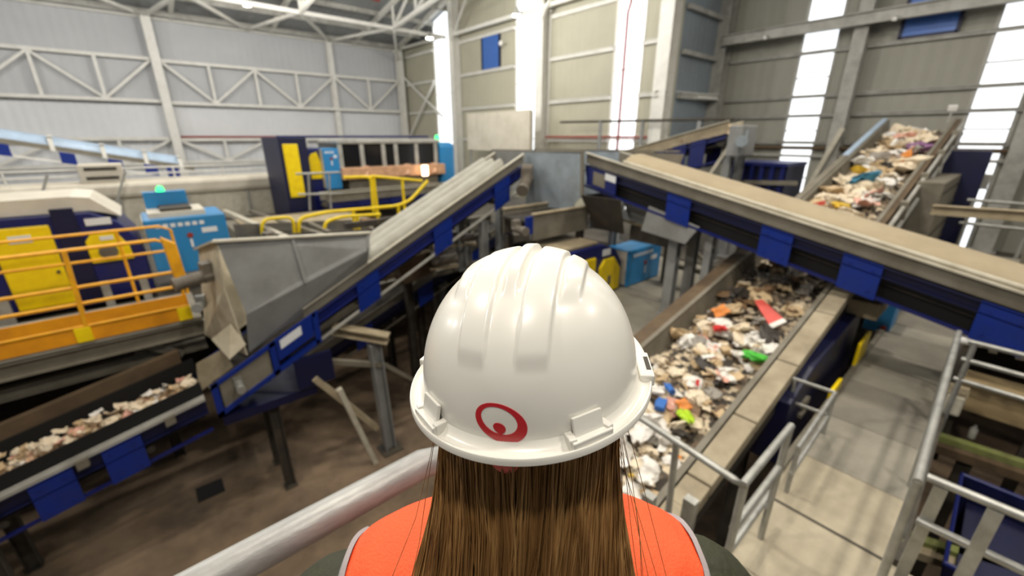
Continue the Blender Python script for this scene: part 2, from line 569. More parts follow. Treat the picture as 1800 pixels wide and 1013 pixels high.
for i, y in enumerate((27.2, 25.6, 24.0, 22.4, 20.8, 19.2, 17.6, 16.0, 14.4, 12.0)):
    o = MB().bar((-12, y, roof_z(y) - .16), (14.9, y, roof_z(y) - .16), .08, .22).build('roof_purlin', 'steel_grey')
    tag(o, '%s grey roof purlin counted from the pale wall' % ['first', 'second', 'third', 'fourth', 'fifth', 'sixth', 'seventh', 'eighth', 'ninth', 'tenth'][i], 'beam', 'roof purlins')
o = MB().bar((14.3, 28, 11.1), (14.3, 9, 16.1), .2, .3).build('rafter', 'steel_white')
tag(o, 'sloping pale rafter along the top of the beige wall', 'beam')
o = MB().bar((14.45, 21.4, 11.1), (14.45, 8.8, 11.1), .12, .16).build('eaves_beam', 'steel_white')
tag(o, 'pale horizontal beam high across the second daylight strip', 'beam')
for p, q, lab in (((14.4, 21.6, 10.8), (14.1, 19.4, 12.6), 'short pale brace rising from the column at the first daylight strip'),
                  ((14.4, 14.7, 10.6), (14.2, 12.9, 12.6), 'short pale brace rising from the column at the second daylight strip'),
                  ((14.4, 27.7, 10.6), (11.7, 22.7, 11.1), 'pale brace from the corner column up to the roof truss')):
    tag(MB().bar(p, q, .1, .11).build('knee_brace', 'steel_white'), lab, 'brace')
tag(MB().pipe([(6.5, 20.5, 12.1), (10.5, 21.6, 12.0)], .06).build('sprinkler_pipe', 'red_pipe', smooth=True), 'rusty red pipe hung under the roof above the pale wall', 'pipe')

# high bay lamps
lamp_spots = [((435, 10), 11.55, 'round high bay lamp glowing under the roof above the pale wall'),
              ((755, 68), 11.0, 'round high bay lamp glowing left of the first daylight strip'),
              ((908, 28), 11.0, 'round high bay lamp glowing at the second daylight strip')]
for (px, py), z, lab in lamp_spots:
    p = onZ(px, py, z)
    if p.x > 14.2:
        p = onX(px, py, 14.15)
    t = thing('high_bay_lamp', lab, 'lamp', p, None)
    MB().lathe([(.05, .34), (.09, .3), (.12, .2), (.2, .06), (.2, .03)], p).build('housing', 'steel_grey', t, smooth=True)
    MB().lathe([(.02, -.035), (.1, -.03), (.17, -.01), (.185, .03)], p).build('lens', 'lamp', t, smooth=True)
    MB().tube(p + V((0, 0, .33)), (p.x, p.y, roof_z(p.y) - .04), .012).build('hanger', 'steel_grey', t)
for px, py, X, lab in ((1345, 66, 17.35, 'small camera on the heavy grey beam at the wide daylight strip'), (1572, 33, 17.35, 'small camera on the heavy grey beam left of the blue vent')):
    p = onX(px, py, X)
    t = thing('security_camera', lab, 'camera', p)
    MB().obox(p, (V((-1, -.3, -.2)).normalized(), V((-.3, 1, 0)).normalized(), V((-.1, 0, 1)).normalized()), (.12, .05, .05)).build('body', 'white_paint', t, bevel=.01)
    MB().bar(p, p + V((.2, 0, .1)), .03, .03).build('bracket', 'steel_grey', t)
p = onX(880, 76, 14.55)
t = thing('wall_light', 'small round light beside the blue vent on the beige wall', 'lamp', p)
MB().lathe([(.02, -.06), (.1, -.04), (.12, .0), (.05, .06)], p, (1, 0, 0)).build('head', 'white_paint', t, smooth=True)
MB().bar(p, (14.9, p.y, p.z), .03, .03).build('bracket', 'steel_grey', t)
# blank panel
t = thing('blank_panel', 'large blank cream panel standing left of the second daylight strip', 'panel', (13.5, 16.7, 5.3))
MB().box(13.5, 13.62, 14.35, 19.05, 5.35, 7.1).build('sheet', 'duct', t)
for y in (14.4, 16.7, 19.0):
    MB().box(13.62, 13.7, y - .05, y + .05, 3.0, 7.05).build('post', 'steel_grey', t)

t = thing('handrail', 'dark thin handrail before the beige wall right of the second daylight strip', 'railing', (14.2, 12, 3))
MB().pipe([onX(985, 215, 14.2), onX(1290, 209, 14.2)], .045).build('top_rail', 'dark', t, smooth=True)
for px in (1056, 1130, 1230):
    q = onX(px, 213, 14.2)
    MB().bar(q, (q.x, q.y, 3.0), .1, .1).build('post', 'hopper', t)

p = onZ(370, 862, 0)
tag(MB().box(p.x - .2, p.x + .2, p.y - .2, p.y + .2, 0, .012).build('floor_hatch', 'black'), 'small dark square hatch in the brown pit floor', 'hatch')
# ================================================================== belt conveyors
class Conv:
    """a belt line: s runs along d from (x0, y0); lat > 0 is the near side; prof is [(s, z of the frame top)]"""

    def __init__(s, x0, y0, d, n, prof, w):
        s.x0, s.y0, s.d, s.n, s.prof, s.w = x0, y0, d, n, prof, w

    def z(s, t):
        p = s.prof
        if t <= p[0][0]:
            i = 0
        else:
            i = max(j for j in range(len(p) - 1) if p[j][0] <= t or j == 0)
            i = min(i, len(p) - 2)
        (a, za), (b, zb) = p[i], p[i + 1]
        return za + (zb - za) * (t - a) / (b - a)

    def pt(s, t, lat, up):
        return V((s.x0 + s.d[0] * t + s.n[0] * lat, s.y0 + s.d[1] * t + s.n[1] * lat, s.z(t) + up))

    def cuts(s, a, b):
        return [a] + [t for t, _ in s.prof if a + 1e-4 < t < b - 1e-4] + [b]

    def sweep(s, mb, l0, l1, u0, u1, a, b):
        c = s.cuts(a, b)
        q = [[s.pt(t, l0, u0), s.pt(t, l1, u0), s.pt(t, l1, u1), s.pt(t, l0, u1)] for t in c]
        for i in range(len(c) - 1):
            mb.hexa(q[i], q[i + 1])
        return mb

    def rod(s, mb, lat, up, a, b, r, n=10):
        return mb.pipe([s.pt(t, lat, up) for t in s.cuts(a, b)], r, n)

    def drum(s, mb, t, up, r, l0, l1, n=20):
        return mb.tube(s.pt(t, l0, up), s.pt(t, l1, up), r, n)


def bolt(mb, c, ax, r=.012, h=.012):
    c = V(c)
    ax = V(ax)
    return mb.tube(c, c + ax * h, r, 6)


def gearmotor(root, c, ax, up=(0, 0, 1), k=1.0, m='motor', name='gearmotor'):
    c, ax = V(c), V(ax).normalized()
    b = MB()
    b.tube(c, c + ax * .34 * k, .1 * k, 16)
    b.tube(c + ax * .34 * k, c + ax * .4 * k, .115 * k, 16)
    b.tube(c - ax * .16 * k, c, .12 * k, 8)
    o = ax.cross(V(up)).normalized()
    b.obox(c - ax * .1 * k + V(up) * .1 * k, (ax, o, V(up)), (.09 * k, .1 * k, .12 * k))
    for i in range(5):
        b.tube(c + ax * (.06 + .05 * i) * k, c + ax * (.075 + .05 * i) * k, .108 * k, 16)
    return b.build(name, m, root, smooth=True)


def frame_parts(cv, root, s0, s1, side_m='navy', plate_m='cobalt', plates=(), low=-.45, ch=.2, far=True, prong=.0, skirt=(.02, .2), skirt_m='skirt', strip=True, plate_len=.45, skirt_s=None, rail_m='navy'):
    w = cv.w
    for sgn in (1, -1) if far else (1,):
        b = MB()
        cv.sweep(b, sgn * w, sgn * (w + .012), -ch, 0, s0, s1)
        cv.sweep(b, sgn * w, sgn * (w + .06), -.012, .0, s0, s1)
        cv.sweep(b, sgn * w, sgn * (w + .06), -ch, -ch + .012, s0, s1)
        b.build('side_channel', side_m, root)
        a, e = skirt_s or (s0, s1)
        b = MB()
        cv.sweep(b, sgn * (w - .03), sgn * (w - .015), skirt[0], skirt[1], a, e)
        b.build('skirt_board', skirt_m, root)
        if strip:
            b = MB()
            cv.sweep(b, sgn * (w - .035), sgn * (w + .03), skirt[1], skirt[1] + .022, a, e)
            b.build('edge_strip', 'strip', root)
        b = MB()
        cv.sweep(b, sgn * (w + .005), sgn * (w + .045), low - .02, low + .02, s0, s1)
        b.build('lower_rail', rail_m, root)
        for t in plates:
            b = MB()
            cv.sweep(b, sgn * (w + .045), sgn * (w + .06), low - .035, .015, t - plate_len / 2, t + plate_len / 2)
            for dt in (-.12, .12):
                for u in (-.08, low + .05):
                    c = cv.pt(t + dt, sgn * (w + .06), u)
                    bolt(b, c, (cv.n[0] * sgn, cv.n[1] * sgn, 0))
            b.build('frame_plate', plate_m, root)
    b = MB()
    cv.sweep(b, -(w - .04), w - .04, -.03, 0.0, s0 + .05, s1 - .05)
    cv.sweep(b, -(w - .04), w - .04, -ch - .1, -ch - .08, s0 + .05, s1 - .05)
    b.build('belt', 'rubber', root)
    n = max(2, int((s1 - s0) / 1.3))
    for i in range(n):
        t = s0 + (i + .5) * (s1 - s0) / n
        b = MB()
        cv.drum(b, t, -ch - .15, .05, -(w - .02), w - .02, 12)
        b.build('return_roller', 'dark', root, smooth=True)
    for t, nm in ((s0 + .12, 'tail_drum'), (s1 - .12, 'head_drum')):
        b = MB()
        cv.drum(b, t, -.14, .12, -(w - .01), w - .01)
        b.build(nm, 'dark', root, smooth=True)


def arch_cover(cv, root, a, b, l0, l1, u0, h, m, n=9, name='cover'):
    mb = MB()
    rows = []
    for t in cv.cuts(a, b):
        r = []
        for i in range(n + 1):
            g = math.pi * i / n
            r.append(cv.pt(t, (l0 + l1) / 2 + (l1 - l0) / 2 * math.cos(g), u0 + h * math.sin(g)))
        for i in range(n, -1, -1):
            g = math.pi * i / n
            r.append(cv.pt(t, (l0 + l1) / 2 + ((l1 - l0) / 2 - .02) * math.cos(g), u0 + (h - .02) * math.sin(g) - .003))
        rows.append(r)
    mb.grid(rows, True)
    k = len(rows[0])
    for off in (0, (len(rows) - 1) * k):
        for i in range(n):
            mb.f.append((off + i, off + i + 1, off + k - 2 - i, off + k - 1 - i))
    return mb.build(name, m, root, smooth=True)


def leg_frame(root, p, z0, w, m='hopper', h=.16):
    """one I-section leg with a base plate"""
    x, y, z1 = p
    b = MB()
    b.ibeam((x, y, z0), (x, y, z1), w, h, .014, (1, 0, 0))
    b.box(x - w * .8, x + w * .8, y - w * .8, y + w * .8, z0, z0 + .02)
    return b.build('leg', m, root)


# ---- A: the steep covered belt on the left, rising along +X to the middle hopper
cvA = Conv(0, 7.6, (1, 0), (0, -1), [(.1, 2.41), (6.55, 5.455)], .5)
A = thing('belt_conveyor', 'steep navy belt conveyor with ridged grey covers rising from lower left to the middle hopper', 'conveyor', (3.2, 7.6, 0))
frame_parts(cvA, A, .15, 6.45, plates=(2.72, 4.33, 5.85), low=-.5, skirt_s=(1.6, 6.5), plate_len=.42, rail_m='steel_grey')
for l in (-.3, 0.0, .3):
    arch_cover(cvA, A, 2.75, 6.0, l - .125, l + .125, .2, .16, 'ridge', 8, 'cover_ridge')
b = MB()
cvA.sweep(b, -.46, .46, .19, .205, 2.7, 6.05)
b.build('cover_tray', 'dark', A)
# boxed tail frame with a label and the tail bearing
b = MB()
cvA.sweep(b, .56, .6, -.5, -.42, .15, 1.75)
cvA.sweep(b, .56, .6, .0, .07, .15, 1.75)
for t in (.15, 1.0, 1.7):
    cvA.sweep(b, .56, .6, -.5, .07, t, t + .09)
cvA.sweep(b, .5, .56, -.5, -.42, .15, 1.75)
b.build('tail_frame', 'cobalt', A)
b = MB()
cvA.sweep(b, .555, .575, -.42, .0, .26, .98)
b.build('tail_guard', 'skirt', A)
b = MB()
cvA.sweep(b, .59, .61, -.3, .07, 1.1, 1.68)
part_label(b.build('frame_plate', 'cobalt', A), 'blue plate carrying a white label')
b = MB()
cvA.sweep(b, .61, .614, -.13, .02, 1.16, 1.5)
b.build('sign_label', 'label', A)
c = cvA.pt(.5, .6, -.2)
gearmotor(A, c + V((0, .0, 0)), (0, -1, 0), (0, 0, 1), .55, 'galv', 'tail_bearing')
gearmotor(A, onX(925, 318, 6.25), V((-.75, -.55, -.35)), (0, 0, 1), 1.15, 'motor')
b = MB()
b.box(.2, 1.6, 7.05, 8.15, 1.75, 1.9)
b.box(1.3, 1.9, 6.98, 7.06, 1.95, 2.5)
b.build('tail_bed', 'deepnavy', A)
leg_frame(A, (5.4, 7.15, 4.3), 0, .14)
leg_frame(A, (5.4, 8.05, 4.3), 3.0, .14)
leg_frame(A, (.9, 7.2, 1.8), 0, .13, 'dark')
leg_frame(A, (.9, 8.0, 1.8), 0, .13, 'dark')

# ---- B: the flat belt carrying waste at lower left, feeding A
cvB = Conv(0, 7.55, (1, 0), (0, -1), [(-7.5, .72), (.1, 2.3)], .5)
B = thing('belt_conveyor', 'low dark belt conveyor with blue frame plates carrying paper waste at lower left', 'conveyor', (-2, 7.5, 0))
frame_parts(cvB, B, -7.4, .05, side_m='deepnavy', plates=(-3.0, -1.66, -.95), low=-.5, skirt=(.02, .3), skirt_m='black', strip=False, plate_len=.42, rail_m='navy')
b = MB()
cvB.sweep(b, .5, .56, .02, .07, -7.4, .05)
cvB.sweep(b, .5, .53, .07, .1, -7.4, .05)
b.build('skirt_clamp', 'steel_grey', B)
for t in (-2.25, -.45, -1.4):
    b = MB()
    cvB.sweep(b, .5, .62, -.06, .06, t, t + .12)
    b.build('clamp_bracket', 'skirt', B)
b = MB()
cvB.sweep(b, -.62, -.5, .1, .5, -7.4, -.1)
b.build('back_wall', 'brown', B)
leg_frame(B, (-2.4, 7.1, 1.3), 0, .12, 'dark')
leg_frame(B, (-2.4, 8.0, 1.3), 0, .12, 'dark')

# ---- hopper over the foot of A
HA = thing('feed_hopper', 'grey sheet metal hopper with cream end wall over the foot of the steep conveyor', 'hopper', (1.6, 7.5, 2.6))


def zA(x, u=0.0):
    return cvA.z(x) + u


DL, DR = (.80, 6.97, 3.5), (2.78, 6.97, 4.16)
MB().sheet([(.66, 7.05, 4.62), (2.86, 7.05, 4.42), DR, DL], .02).build('front_sheet', 'hopper', HA)
MB().sheet([DL, DR, (2.76, 7.15, zA(2.76, .12)), (.74, 7.15, zA(.74, .1))], .02).build('lower_sheet', 'hopper', HA)
b = MB()
b.sheet([(.56, 8.3, 4.28), (2.86, 8.3, 4.1), (2.7, 8.1, zA(2.7, .22)), (.6, 8.1, zA(.6, .12))], .02)
b.build('back_sheet', 'hopper_in', HA)
b = MB()
b.sheet([(.66, 7.06, 4.62), (.52, 8.3, 4.28), (.38, 8.25, 3.3), (.62, 7.06, 3.9)], .02)
b.sheet([(.62, 7.06, 3.9), (.38, 8.25, 3.3), (.3, 8.1, 2.9), (.7, 7.06, zA(.7, .12))], .02)
b.build('end_sheet', 'hopper_in', HA)
b = MB()
b.bar((.62, 7.05, 4.63), (2.88, 7.05, 4.43), .1, .03)
b.bar((.64, 7.02, 4.63), (.5, 8.34, 4.29), .1, .03)
b.bar((.55, 8.32, 4.29), (2.88, 8.32, 4.11), .08, .03)
b.build('top_flange', 'strip', HA)
MB().bar((1.62, 7.03, 4.5), (1.68, 6.95, 3.8), .04, .04).build('stiffener', 'hopper', HA)
MB().bar((2.82, 7.04, 4.42), (2.77, 6.96, 4.18), .04, .04).build('stiffener', 'hopper', HA)
b = MB()
b.sheet([onY(395, 612, 7.2), onY(345, 640, 7.3), onY(350, 690, 7.3), onY(410, 645, 7.2)], .015)
b.build('chute_plate', 'dust', HA)
b = MB()
b.sheet([onY(372, 596, 7.35), onY(405, 570, 7.1), onY(432, 606, 7.02), onY(404, 632, 7.02)], .015)
b.build('lip_plate', 'hopper_in', HA)
gearmotor(HA, (.42, 7.45, 4.05), (-1, -.2, -.1), (0, 0, 1), .9)
gearmotor(HA, (.32, 7.5, 3.62), (-.3, -1, .1), (0, 0, 1), .6, 'galv', 'bearing')

# trestle under A
T = thing('support_trestle', 'grey I-beam trestle with a capped head under the steep conveyor', 'support', (2.6, 6.9, 0))
MB().ibeam((2.7, 6.9, 0), (2.63, 6.9, 2.42), .2, .2, .02, (1, 0, 0)).build('column', 'hopper', T)
b = MB()
b.ibeam((2.1, 7.35, 2.72), (2.86, 6.75, 2.5), .22, .16, .02)
b.build('head_beam', 'dust', T)
MB().bar((2.72, 6.88, 1.95), (1.75, 7.1, 2.3), .09, .09).build('knee', 'skirt', T)
MB().bar(onY(552, 664, 7.0), onY(662, 752, 6.95), .13, .1).build('inclined_strut', 'dust', T)
MB().bar(onY(596, 684, 6.72), onY(672, 838, 6.72), .09, .09).build('inclined_strut', 'strip', T)
MB().bar((2.8, 6.95, 1.9), (3.9, 7.3, .7), .09, .08).build('inclined_strut', 'skirt', T)
MB().bar(onY(690, 800, 6.8), onY(760, 850, 6.6), .16, .1).build('floor_beam', 'dust', T)
MB().box(2.5, 2.9, 6.7, 7.1, 0, .03).build('base_plate', 'dark', T)

# second conveyor running below and behind A
cvA2 = Conv(0, 9.1, (1, 0), (0, -1), [(1.6, 1.4), (7.6, 3.75)], .45)
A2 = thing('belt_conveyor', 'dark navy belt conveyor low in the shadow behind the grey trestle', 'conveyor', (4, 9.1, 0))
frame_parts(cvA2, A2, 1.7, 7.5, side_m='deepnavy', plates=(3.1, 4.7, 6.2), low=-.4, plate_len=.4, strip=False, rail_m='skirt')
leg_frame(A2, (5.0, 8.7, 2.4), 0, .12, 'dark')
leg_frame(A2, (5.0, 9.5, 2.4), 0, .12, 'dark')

# ---- C: the covered belt on the right, rising along +Y to the middle hopper
cvC = Conv(7.3, 0, (0, 1), (-1, 0), [(-5.5, 3.18), (5.7, 5.52)], .55)
C = thing('belt_conveyor', 'long navy belt conveyor with tan arched cover crossing over the waste belt to the right', 'conveyor', (7.3, 0, 3))
frame_parts(cvC, C, -5.3, 5.55, side_m='deepnavy', plates=(-3.3, -1.8, -.35, .95, 1.97, 3.5), low=-.4, ch=.13, plate_len=.42, skirt=(.02, .2))
arch_cover(cvC, C, -5.2, 4.75, -.5, .44, .2, .17, 'tarp', 12)
b = MB()
cvC.rod(b, .49, .25, -5.2, 4.72, .028, 10)
b.build('cover_rod', 'strip', C, smooth=True)
b = MB()
cvC.sweep(b, .5, .53, .06, .12, -5.2, 5.4)
b.build('skirt_clamp', 'dust', C)
b = MB()
cvC.sweep(b, .61, .63, -.36, -.02, 4.75, 5.45)
part_label(b.build('frame_plate', 'navy', C), 'navy end plate at the middle hopper')
b = MB()
cvC.sweep(b, .631, .637, -.3, -.06, 5.0, 5.28)
b.build('access_panel', 'skirt', C)
b = MB()
cvC.sweep(b, .631, .635, -.14, -.02, 4.76, 5.0)
b.build('sign_label', 'label', C)
b = MB()
cvC.sweep(b, .44, .47, -.42, -.12, -5.2, 5.3)
b.build('gap_shade', 'black', C)  # added black sheet standing in for the shade between channel and lower rail
leg_frame(C, (7.0, 3.62, 4.6), 2.85, .17)
leg_frame(C, (7.7, 3.62, 4.6), 2.85, .17)
leg_frame(C, (7.0, 3.0, 4.45), 2.85, .12)
b = MB()
b.sheet([(6.72, 4.05, 4.85), (6.72, 3.1, 4.62), (6.72, 3.3, 4.3), (6.72, 4.15, 4.4)], .02)
b.build('spill_plate', 'hopper', C)

# ---- middle hopper where A and C meet
MH = thing('transfer_hopper', 'bluish galvanised sheet hopper where the two covered conveyors meet', 'hopper', (7.2, 6.4, 4.5))
MB().sheet([(6.6, 7.15, 5.68), (6.6, 5.55, 5.72), (6.6, 5.5, 4.9), (6.6, 5.75, 4.6), (6.6, 7.1, 4.5)], .02).build('front_sheet', 'chute', MH)
MB().sheet([(8.0, 7.15, 5.68), (8.0, 5.55, 5.72), (8.0, 5.5, 4.9), (8.0, 7.1, 4.5)], .02).build('back_sheet', 'chute', MH)
MB().sheet([(6.6, 8.3, 5.68), (8.0, 8.3, 5.68), (8.0, 8.2, 4.7), (6.6, 8.2, 4.7)], .02).build('side_sheet', 'hopper', MH)
b = MB()
b.bar((6.6, 8.3, 5.7), (6.6, 5.5, 5.73), .06, .03)
b.bar((8.0, 8.3, 5.7), (8.0, 4.3, 5.73), .06, .03)
b.bar((6.6, 5.53, 5.72), (6.6, 5.48, 4.9), .06, .05)
b.build('top_flange', 'skirt', MH)
MB().sheet([(8.0, 5.5, 5.7), (8.0, 4.2, 5.68), (8.0, 4.3, 5.3), (8.0, 5.5, 5.2)], .02).build('guard_sheet', 'skirt', MH)
b = MB()
b.sheet([(6.75, 5.5, 4.9), (7.9, 5.5, 4.9), (7.7, 5.4, 4.2), (6.95, 5.4, 4.2)], .02)
b.sheet([(6.65, 5.55, 4.9), (6.65, 4.6, 4.9), (7.0, 4.7, 4.2), (7.0, 5.4, 4.2)], .02)
b.build('outlet_sheet', 'dark', MH)
for x, y in ((6.7, 8.2), (7.9, 8.2), (7.9, 5.6)):
    leg_frame(MH, (x, y, 4.7), 2.85 if y < 6 else 3.0, .12, 'hopper')
# small collecting conveyor below it
cvK = Conv(0, 6.0, (1, 0), (0, -1), [(5.2, 4.62), (9.5, 4.62)], .4)
K = thing('collecting_conveyor', 'short level tan sided conveyor below the middle hopper', 'conveyor', (7, 6, 4))
b = MB()
cvK.sweep(b, .4, .43, -.46, .02, 5.35, 6.95)
b.build('side_panel', 'skirt', K)
b = MB()
cvK.sweep(b, .38, .47, .02, .05, 5.35, 6.95)
cvK.sweep(b, -.47, -.38, .02, .05, 5.35, 6.95)
b.build('edge_strip', 'dust', K)
b = MB()
cvK.sweep(b, -.43, -.4, -.46, .02, 5.35, 6.95)
b.build('side_panel', 'skirt', K)
b = MB()
cvK.sweep(b, -.38, .38, -.12, -.08, 5.25, 7.2)
b.build('belt', 'rubber', K)
b = MB()
cvK.sweep(b, .4, .45, -.32, .0, 5.18, 5.34)
b.build('frame_plate', 'cobalt', K)
b = MB()
cvK.sweep(b, .4, .44, -.46, -.2, 7.0, 9.4)
b.build('side_channel', 'hopper', K)
gearmotor(K, (5.1, 5.7, 4.4), (-.2, -1, 0), k=.7)
for x in (5.4, 6.8):
    leg_frame(K, (x, 5.65, 4.16), 2.85, .1, 'dark')
    leg_frame(K, (x, 6.3, 4.16), 2.85, .1, 'dark')

# ---- D: the wide waste belt climbing along +X under C to the far right
cvD = Conv(0, 1.93, (1, 0), (0, -1), [(.6, 2.55), (2.84, 3.06), (7.9, 4.2), (8.7, 4.5), (15.95, 6.43)], .64)
D = thing('waste_belt_conveyor', 'wide dirty climbing belt loaded with rubbish, running under the long conveyor to the far right', 'conveyor', (5, 1.93, 0))
BEL = -.3
b = MB()
cvD.sweep(b, -.6, .6, BEL - .03, BEL, .7, 15.9)
b.build('belt', 'dirtbelt', D)
for sgn, mm in ((1, 'skirt'), (-1, 'skirt')):
    b = MB()
    q = []
    for t in cvD.cuts(.7, 15.9):
        q.append([cvD.pt(t, sgn * .57, BEL), cvD.pt(t, sgn * .59, BEL), cvD.pt(t, sgn * .66, 0), cvD.pt(t, sgn * .64, 0)])
    for i in range(len(q) - 1):
        b.hexa(q[i], q[i + 1])
    b.build('skirt_board', 'skirt', D)
    b = MB()
    cvD.sweep(b, sgn * .62, sgn * .68, 0, .02, .7, 15.9)
    b.build('edge_strip', mm, D)
# near side: boxed tan beam in lengths, navy cladding below
seams = [.7, 2.1, 3.15, 4.05, 5.1, 6.3, 7.9]
for a, e in zip(seams, seams[1:]):
    b = MB()
    cvD.sweep(b, .7, .92, -.1, .03, a + .012, e - .012)
    b.build('beam_section', 'beam_tan', D, bevel=.008)
b = MB()
cvD.sweep(b, .72, .88, -.38, -.1, .7, 7.9)
b.build('side_panel', 'dark', D)
b = MB()
cvD.sweep(b, .66, .7, -.42, .0, 7.9, 15.9)
cvD.sweep(b, .7, .76, -.42, -.36, 7.9, 15.9)
cvD.sweep(b, .7, .76, -.05, .0, 7.9, 15.9)
b.build('side_panel', 'brown', D)
b = MB()
cvD.rod(b, .82, -.06, 8.2, 15.7, .035)
cvD.rod(b, .86, -.3, 8.2, 15.7, .035)
b.build('side_pipe', 'steel_grey', D, smooth=True)
for t in (8.6, 10.1, 11.6, 13.1, 14.6):
    b = MB()
    cvD.sweep(b, .76, .88, -.42, .04, t, t + .1)
    b.build('pipe_bracket', 'skirt', D)
# far side: brown wall and bright rail
b = MB()
cvD.sweep(b, -.86, -.68, -.12, .02, .7, 8.6)
b.build('side_rail', 'brown', D)
b = MB()
cvD.sweep(b, -.7, -.66, -.4, -.02, .7, 15.9)
b.build('side_panel', 'dark', D)
b = MB()
cvD.sweep(b, -.8, -.68, .0, .05, 8.6, 12.6)
b.build('side_rail', 'skirt', D)
b = MB()
cvD.sweep(b, -.8, -.68, .0, .05, 12.62, 15.9)
part_label(b.build('side_rail', 'pale_blue', D), 'pale bluish rail on the uppermost stretch')
for t in (9.6, 11.4, 13.2, 15.0):
    for l in (-.6, .6):
        z = cvD.z(t)
        leg_frame(D, (t, 1.93 + l, z - .4), 2.9, .12, 'skirt')
for t in (1.2, 3.2, 5.0):
    for l in (-.6, .6):
        leg_frame(D, (t, 1.93 + l, cvD.z(t) - .4), 0, .12, 'dark')
for t in range(1, 15):
    b = MB()
    cvD.drum(b, t + .3, -.46, .05, -.6, .6, 12)
    b.build('return_roller', 'dark', D, smooth=True)
for t, nm in ((.75, 'tail_drum'), (15.85, 'head_drum')):
    b = MB()
    cvD.drum(b, t, BEL - .13, .13, -.6, .6)
    b.build(nm, 'dark', D, smooth=True)
p = onX(1675, 190, 15.9)
t = thing('work_light', 'small white light on a stalk at the top of the climbing belt', 'lamp', (p.x, p.y, cvD.z(15.6)))
MB().tube((p.x, p.y, cvD.z(15.6)), p, .02).build('stalk', 'steel_grey', t)
MB().obox(p, (V((-1, -.2, -.3)).normalized(), V((-.2, 1, 0)).normalized(), V((-.3, 0, 1)).normalized()), (.05, .09, .07)).build('head', 'white_paint', t, bevel=.02)

# ---- E: far belt with pale waste, rising along -Y
cvE = Conv(11.4, 9.0, (0, -1), (-1, 0), [(0, 4.95), (4.3, 6.08)], .42)
E2 = thing('belt_conveyor', 'far inclined belt carrying pale waste behind the middle hopper', 'conveyor', (11.4, 7, 3))
frame_parts(cvE, E2, .1, 4.25, plates=(1.9, 2.5, 3.1, 3.6), low=-.62, ch=.12, skirt=(.02, .28), skirt_m='dust', plate_len=.38, plate_m='navy')
b = MB()
b.bar((11.0, 4.55, 5.95), (10.95, 5.2, 4.7), .1, .08)
b.build('strut', 'strip', E2)
b = MB()
b.bar((10.95, 5.2, 4.72), (11.5, 5.0, 4.75), .08, .08)
b.build('cross_bar', 'strip', E2)
leg_frame(E2, (11.05, 4.65, 5.6), 2.9, .18, 'hopper')
leg_frame(E2, (11.75, 4.65, 5.6), 2.9, .18, 'hopper')
leg_frame(E2, (11.05, 7.6, 4.8), 2.9, .14, 'hopper')
b = MB()
b.box(10.75, 11.6, 4.3, 4.62, 5.55, 6.25)
b.build('drive_box', 'hopper', E2, bevel=.03)
gearmotor(E2, (10.9, 4.35, 5.9), (-1, -.4, 0), k=1.1, m='chute')
# ================================================================== left side machinery
def railing(name, lab, lines, posts, r=.024, m='amber', group=None, corner=.0, extra=()):
    """lines: list of (part name, polyline); posts: list of (foot, head)"""
    p0 = V(posts[0][0]) if posts else V(lines[0][1][0])
    t = thing(name, lab, 'railing', p0, group)
    for nm, pts in lines:
        MB().pipe(pts, r, 10, round_=corner).build(nm, m, t, smooth=True)
    for f, h in posts:
        MB().pipe([f, h], r, 10).build('post', m, t, smooth=True)
    return t


# --- yellow service platform in front of the navy machine
P = thing('service_platform', 'service platform on tan beams with orange kick plates, left of the grey hopper', 'platform', (-2.5, 8.9, 0))
MB().box(-8, .32, 8.2, 9.75, 3.14, 3.2).build('deck', 'plate', P)
b = MB()
b.ibeam((-8, 8.28, 2.98), (.55, 8.28, 3.0), .14, .24, .02)
b.build('edge_beam', 'skirt', P)
b = MB()
b.ibeam((-8, 8.5, 2.5), (.3, 8.5, 2.62), .14, .18, .02)
b.build('lower_beam', 'skirt', P)
for x in (-5.2, -2.9, -.55):
    MB().bar((x, 8.3, 2.88), (x, 9.7, 2.88), .12, .2).build('cross_beam', 'dark', P)
    MB().ibeam((x, 9.5, 0), (x, 9.5, 2.8), .18, .18, .02, (1, 0, 0)).build('leg', 'dark', P)
    MB().bar((x, 8.4, 2.9), (x + .5, 8.4, 2.55), .08, .1).build('brace', 'skirt', P)
R = railing('guard_rail', 'amber tubular guard rail along the front edge of the service platform', [
    ('top_rail', [(-8, 8.22, 4.53), (.02, 8.22, 4.53), (.17, 8.22, 4.45), (.17, 8.22, 3.25)]),
    ('mid_rail', [(-8, 8.22, 4.0), (.16, 8.22, 4.0)]),
    ('mid_rail', [(-8, 8.22, 3.76), (.16, 8.22, 3.76)]),
    ('toe_rail', [(-8, 8.2, 3.43), (.2, 8.2, 3.43)])],
    [((-4.6, 8.22, 3.2), (-4.6, 8.22, 4.53)), ((-2.9, 8.22, 3.2), (-2.9, 8.22, 4.53))], r=.026)
MB().bar((-1.02, 8.22, 3.2), (-.96, 8.22, 4.53), .09, .05).build('post', 'amber', R)
MB().sheet([(.08, 8.2, 4.58), (.25, 8.2, 4.45), (.27, 8.2, 3.75), (.12, 8.2, 3.7)], .05).build('end_plate', 'amber', R, bevel=.02)
MB().box(-8, .2, 8.19, 8.205, 3.2, 3.62).build('kick_plate', 'orange', R)
for x in (-2.9, -1.06, .12):
    MB().box(x - .09, x + .09, 8.17, 8.26, 3.2, 3.42).build('post_foot', 'yellow', R, bevel=.01)
